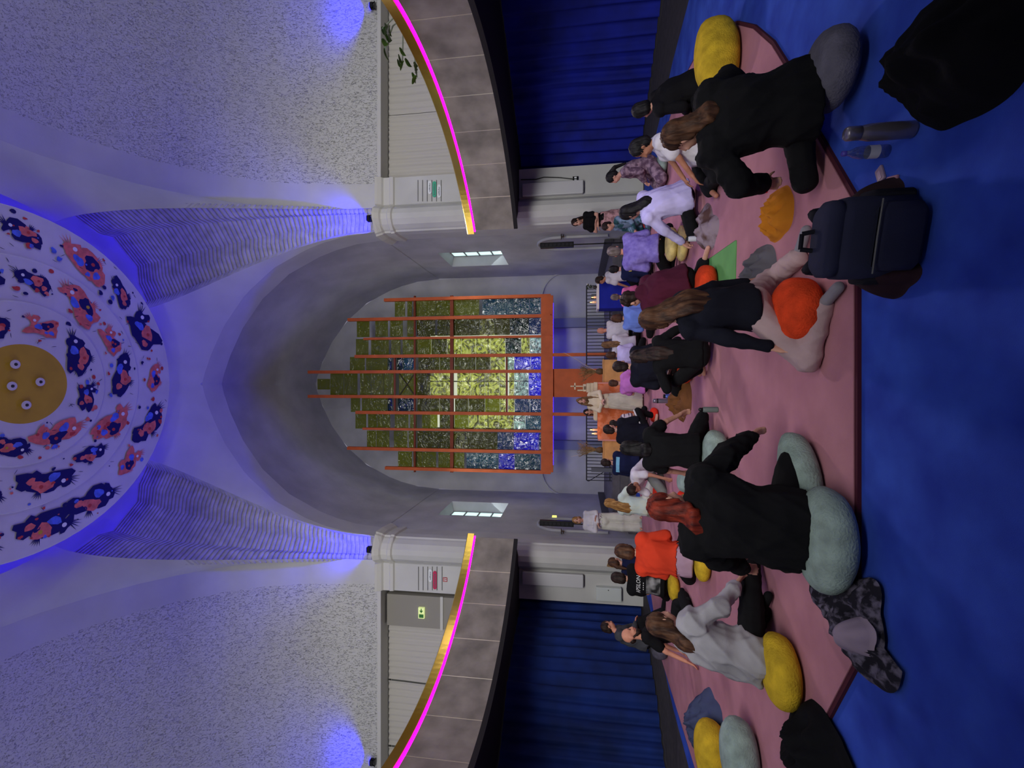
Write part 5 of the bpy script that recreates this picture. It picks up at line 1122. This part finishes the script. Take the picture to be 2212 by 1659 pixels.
MB().box((-w_, -.005, -h_), (w_, 0, h_)).build('board', mat('fire_red', (170, 30, 34), .6), t); MB().box((-w_*.8, -.007, h_*.25), (w_*.8, -.005, h_*.6)).build('arrow', WPILL, t); MB().box((-w_*.7, -.007, -h_*.7), (-w_*.1, -.005, -h_*.05)).build('symbol', WPILL, t); MB().box((w_*.15, -.007, -h_*.7), (w_*.7, -.005, -h_*.05)).build('symbol', WPILL, t)
# exit sign and its boxed door behind the left gallery
struct(MB().box((-6.72, 12.3, 4.0), (-5.85, 12.7, 6.9)).build('door_1', mat('grey_door', (150, 146, 138), .8)))
struct(MB().box((-6.74, 12.27, 5.28), (-5.83, 12.31, 5.36)).build('trim_8', MOULD))
a = atY(917, 1336, 12.26); b_ = atY(904, 1312, 12.26); t = thing('exit_sign', 'green and white emergency exit sign above the left gallery door', 'sign', ((a.x+b_.x)/2, 12.27, (a.z+b_.z)/2)); w_ = abs(b_.x-a.x)/2; h_ = abs(b_.z-a.z)/2
MB().box((-w_, -.03, -h_), (w_, .03, h_)).build('housing', mat('exit_glow', (214, 226, 160), .5, emit=.55, ecol=(216, 232, 150)), t)
EXG = mat('exit_green', (60, 130, 60), .6)
MB().box((-w_*.85, -.034, -h_*.75), (-w_*.2, -.03, h_*.75)).build('door_symbol', EXG, t); MB().add([(0, -.034, 0), (w_*.5, -.034, h_*.6), (w_*.5, -.034, -h_*.6)], [(0, 1, 2)]).build('arrow', EXG, t); MB().box((w_*.45, -.034, -h_*.15), (w_*.85, -.031, h_*.15)).build('arrow_tail', EXG, t)
# wall panels, cabinet, cable and socket under the galleries
for sx in (-1, 1):
    t = thing('wall_heater', 'tall white panel heater on the white wall under the %s gallery' % ('right' if sx > 0 else 'left'), 'heater', (sx*5.02, 11.93, 1.5), 0, 'white panel heaters')
    MB().rbox((-.17, -.05, 0), (.17, .05, 1.55), .02, 2).build('panel', mat('heater_white', (200, 200, 204), .5), t); MB().box((-.15, -.03, -.02), (.15, .03, 0)).build('vent', LINEM, t)
t = thing('wall_cabinet', 'white wall cabinet beside the navy curtain', 'cabinet', (-5.30, 12.0, .55)); MB().rbox((-.17, -.14, 0), (.17, .0, .62), .01, 2).build('body', mat('cabinet_white', (206, 212, 210), .5), t); MB().box((-.155, -.15, .02), (.155, -.14, .6)).build('door', mat('cabinet_white', (206, 212, 210)), t); MB().ell((.12, -.155, .32), (.012, .012, .012)).build('knob', BLK, t)
o = MB().tube([(5.32, 11.97, 3.1), (5.30, 11.96, 2.7), (5.34, 11.95, 2.5), (5.31, 11.96, 2.1), (5.25, 11.96, 1.75)], .012).build('cable', BLK); tag(o, 'black cable hanging down the white wall to the socket', 'cable')
t = thing('wall_socket', 'black double socket on the white wall beside the right blue curtain', 'socket', (5.25, 11.99, 1.62)); MB().rbox((-.07, -.03, 0), (.07, 0, .14), .01, 2).build('plate', BLK, t)
for s in (-1, 1): MB().box((s*.032-.02, -.034, .04), (s*.032+.02, -.03, .1)).build('outlet', WPILL, t)
# wooden chair by the navy curtain
WD = mat('pale_wood', (186, 142, 84), .5, var=.12, vs=4)
t = thing('wooden_chair', 'slim pale wooden chair standing by the white wall at the left', 'chair', (-4.55, 11.2, 0), R(-60))
for sx in (-1, 1):
    MB().tube([(sx*.2, .19, 0), (sx*.2, .2, .45), (sx*.2, .25, .92)], .018, 8).build('leg', WD, t); MB().bar((sx*.2, -.19, 0), (sx*.2, -.19, .45), .018).build('leg', WD, t)
MB().rbox((-.22, -.22, .43), (.22, .22, .465), .02, 3).build('seat', WD, t); MB().box((-.21, .235, .78), (.21, .26, .93)).build('backrest', WD, t); MB().bar((-.2, .195, .25), (.2, .195, .25), .012).build('stretcher', WD, t); MB().bar((-.2, -.19, .25), (.2, -.19, .25), .012).build('stretcher', WD, t)
# leafy plant behind the right gallery rail
LEAFM = mat('rubber_leaf', (86, 122, 60), .4, var=.2, vs=6); STM = mat('plant_stem', (120, 128, 116), .7)
t = thing('potted_plant', 'rubber plant with broad green leaves behind the right gallery rail', 'plant', (6.15, 7.3, 4.12)); rr = random.Random(6)
MB().lathe([(.001, 0), (.1, 0), (.13, .2), (.12, .2)], 18).build('pot', mat('clay_pot', (120, 84, 66), .8), t, True)
for (dx, dy, h) in ((-.45, .62, .62), (-.38, .25, .78), (-.5, .9, .45), (-.3, -.05, .7)):
    MB().tube([(0, 0, .15), (dx*.4, dy*.4, h*.75), (dx, dy, h)], .012).build('stem', STM, t)
    for k in range(5):
        a = rr.uniform(0, 6.28); u = Vector((dx, dy, h))*(.82+.05*k); d = Vector((math.cos(a)*.6, math.sin(a), rr.uniform(.0, .7))).normalized(); s_ = d.cross(Vector((0, 0, 1))).normalized(); L_ = rr.uniform(.16, .24); rows = []
        for j in range(6): q = j/5; c = u+d*L_*q-Vector((0, 0, .05*q*q)); wv = .055*math.sin(math.pi*min(.97, q*.9+.06))+.002; rows.append([c-s_*wv+Vector((0, 0, .012)), c, c+s_*wv+Vector((0, 0, .012))])
        MB().grid(rows).build('leaf', LEAFM, t, True)
# pale wood seam strips on the rug and the marks on the dark floor border
for i, (sx, y0, y1) in enumerate(((-1, 6.2, 7.0), (1, 6.6, 7.4))):
    b = MB(); b.tube([(sx*6.15, y0, .004), (sx*6.22, y0+.3, .004), (sx*6.16, y1, .004)], .012, 5); tag(b.build('tape_mark', mat('pale_tape', (150, 140, 150), .8)), 'pale tape mark on the dark floor border at the %s' % ('right' if sx > 0 else 'left'), 'tape')
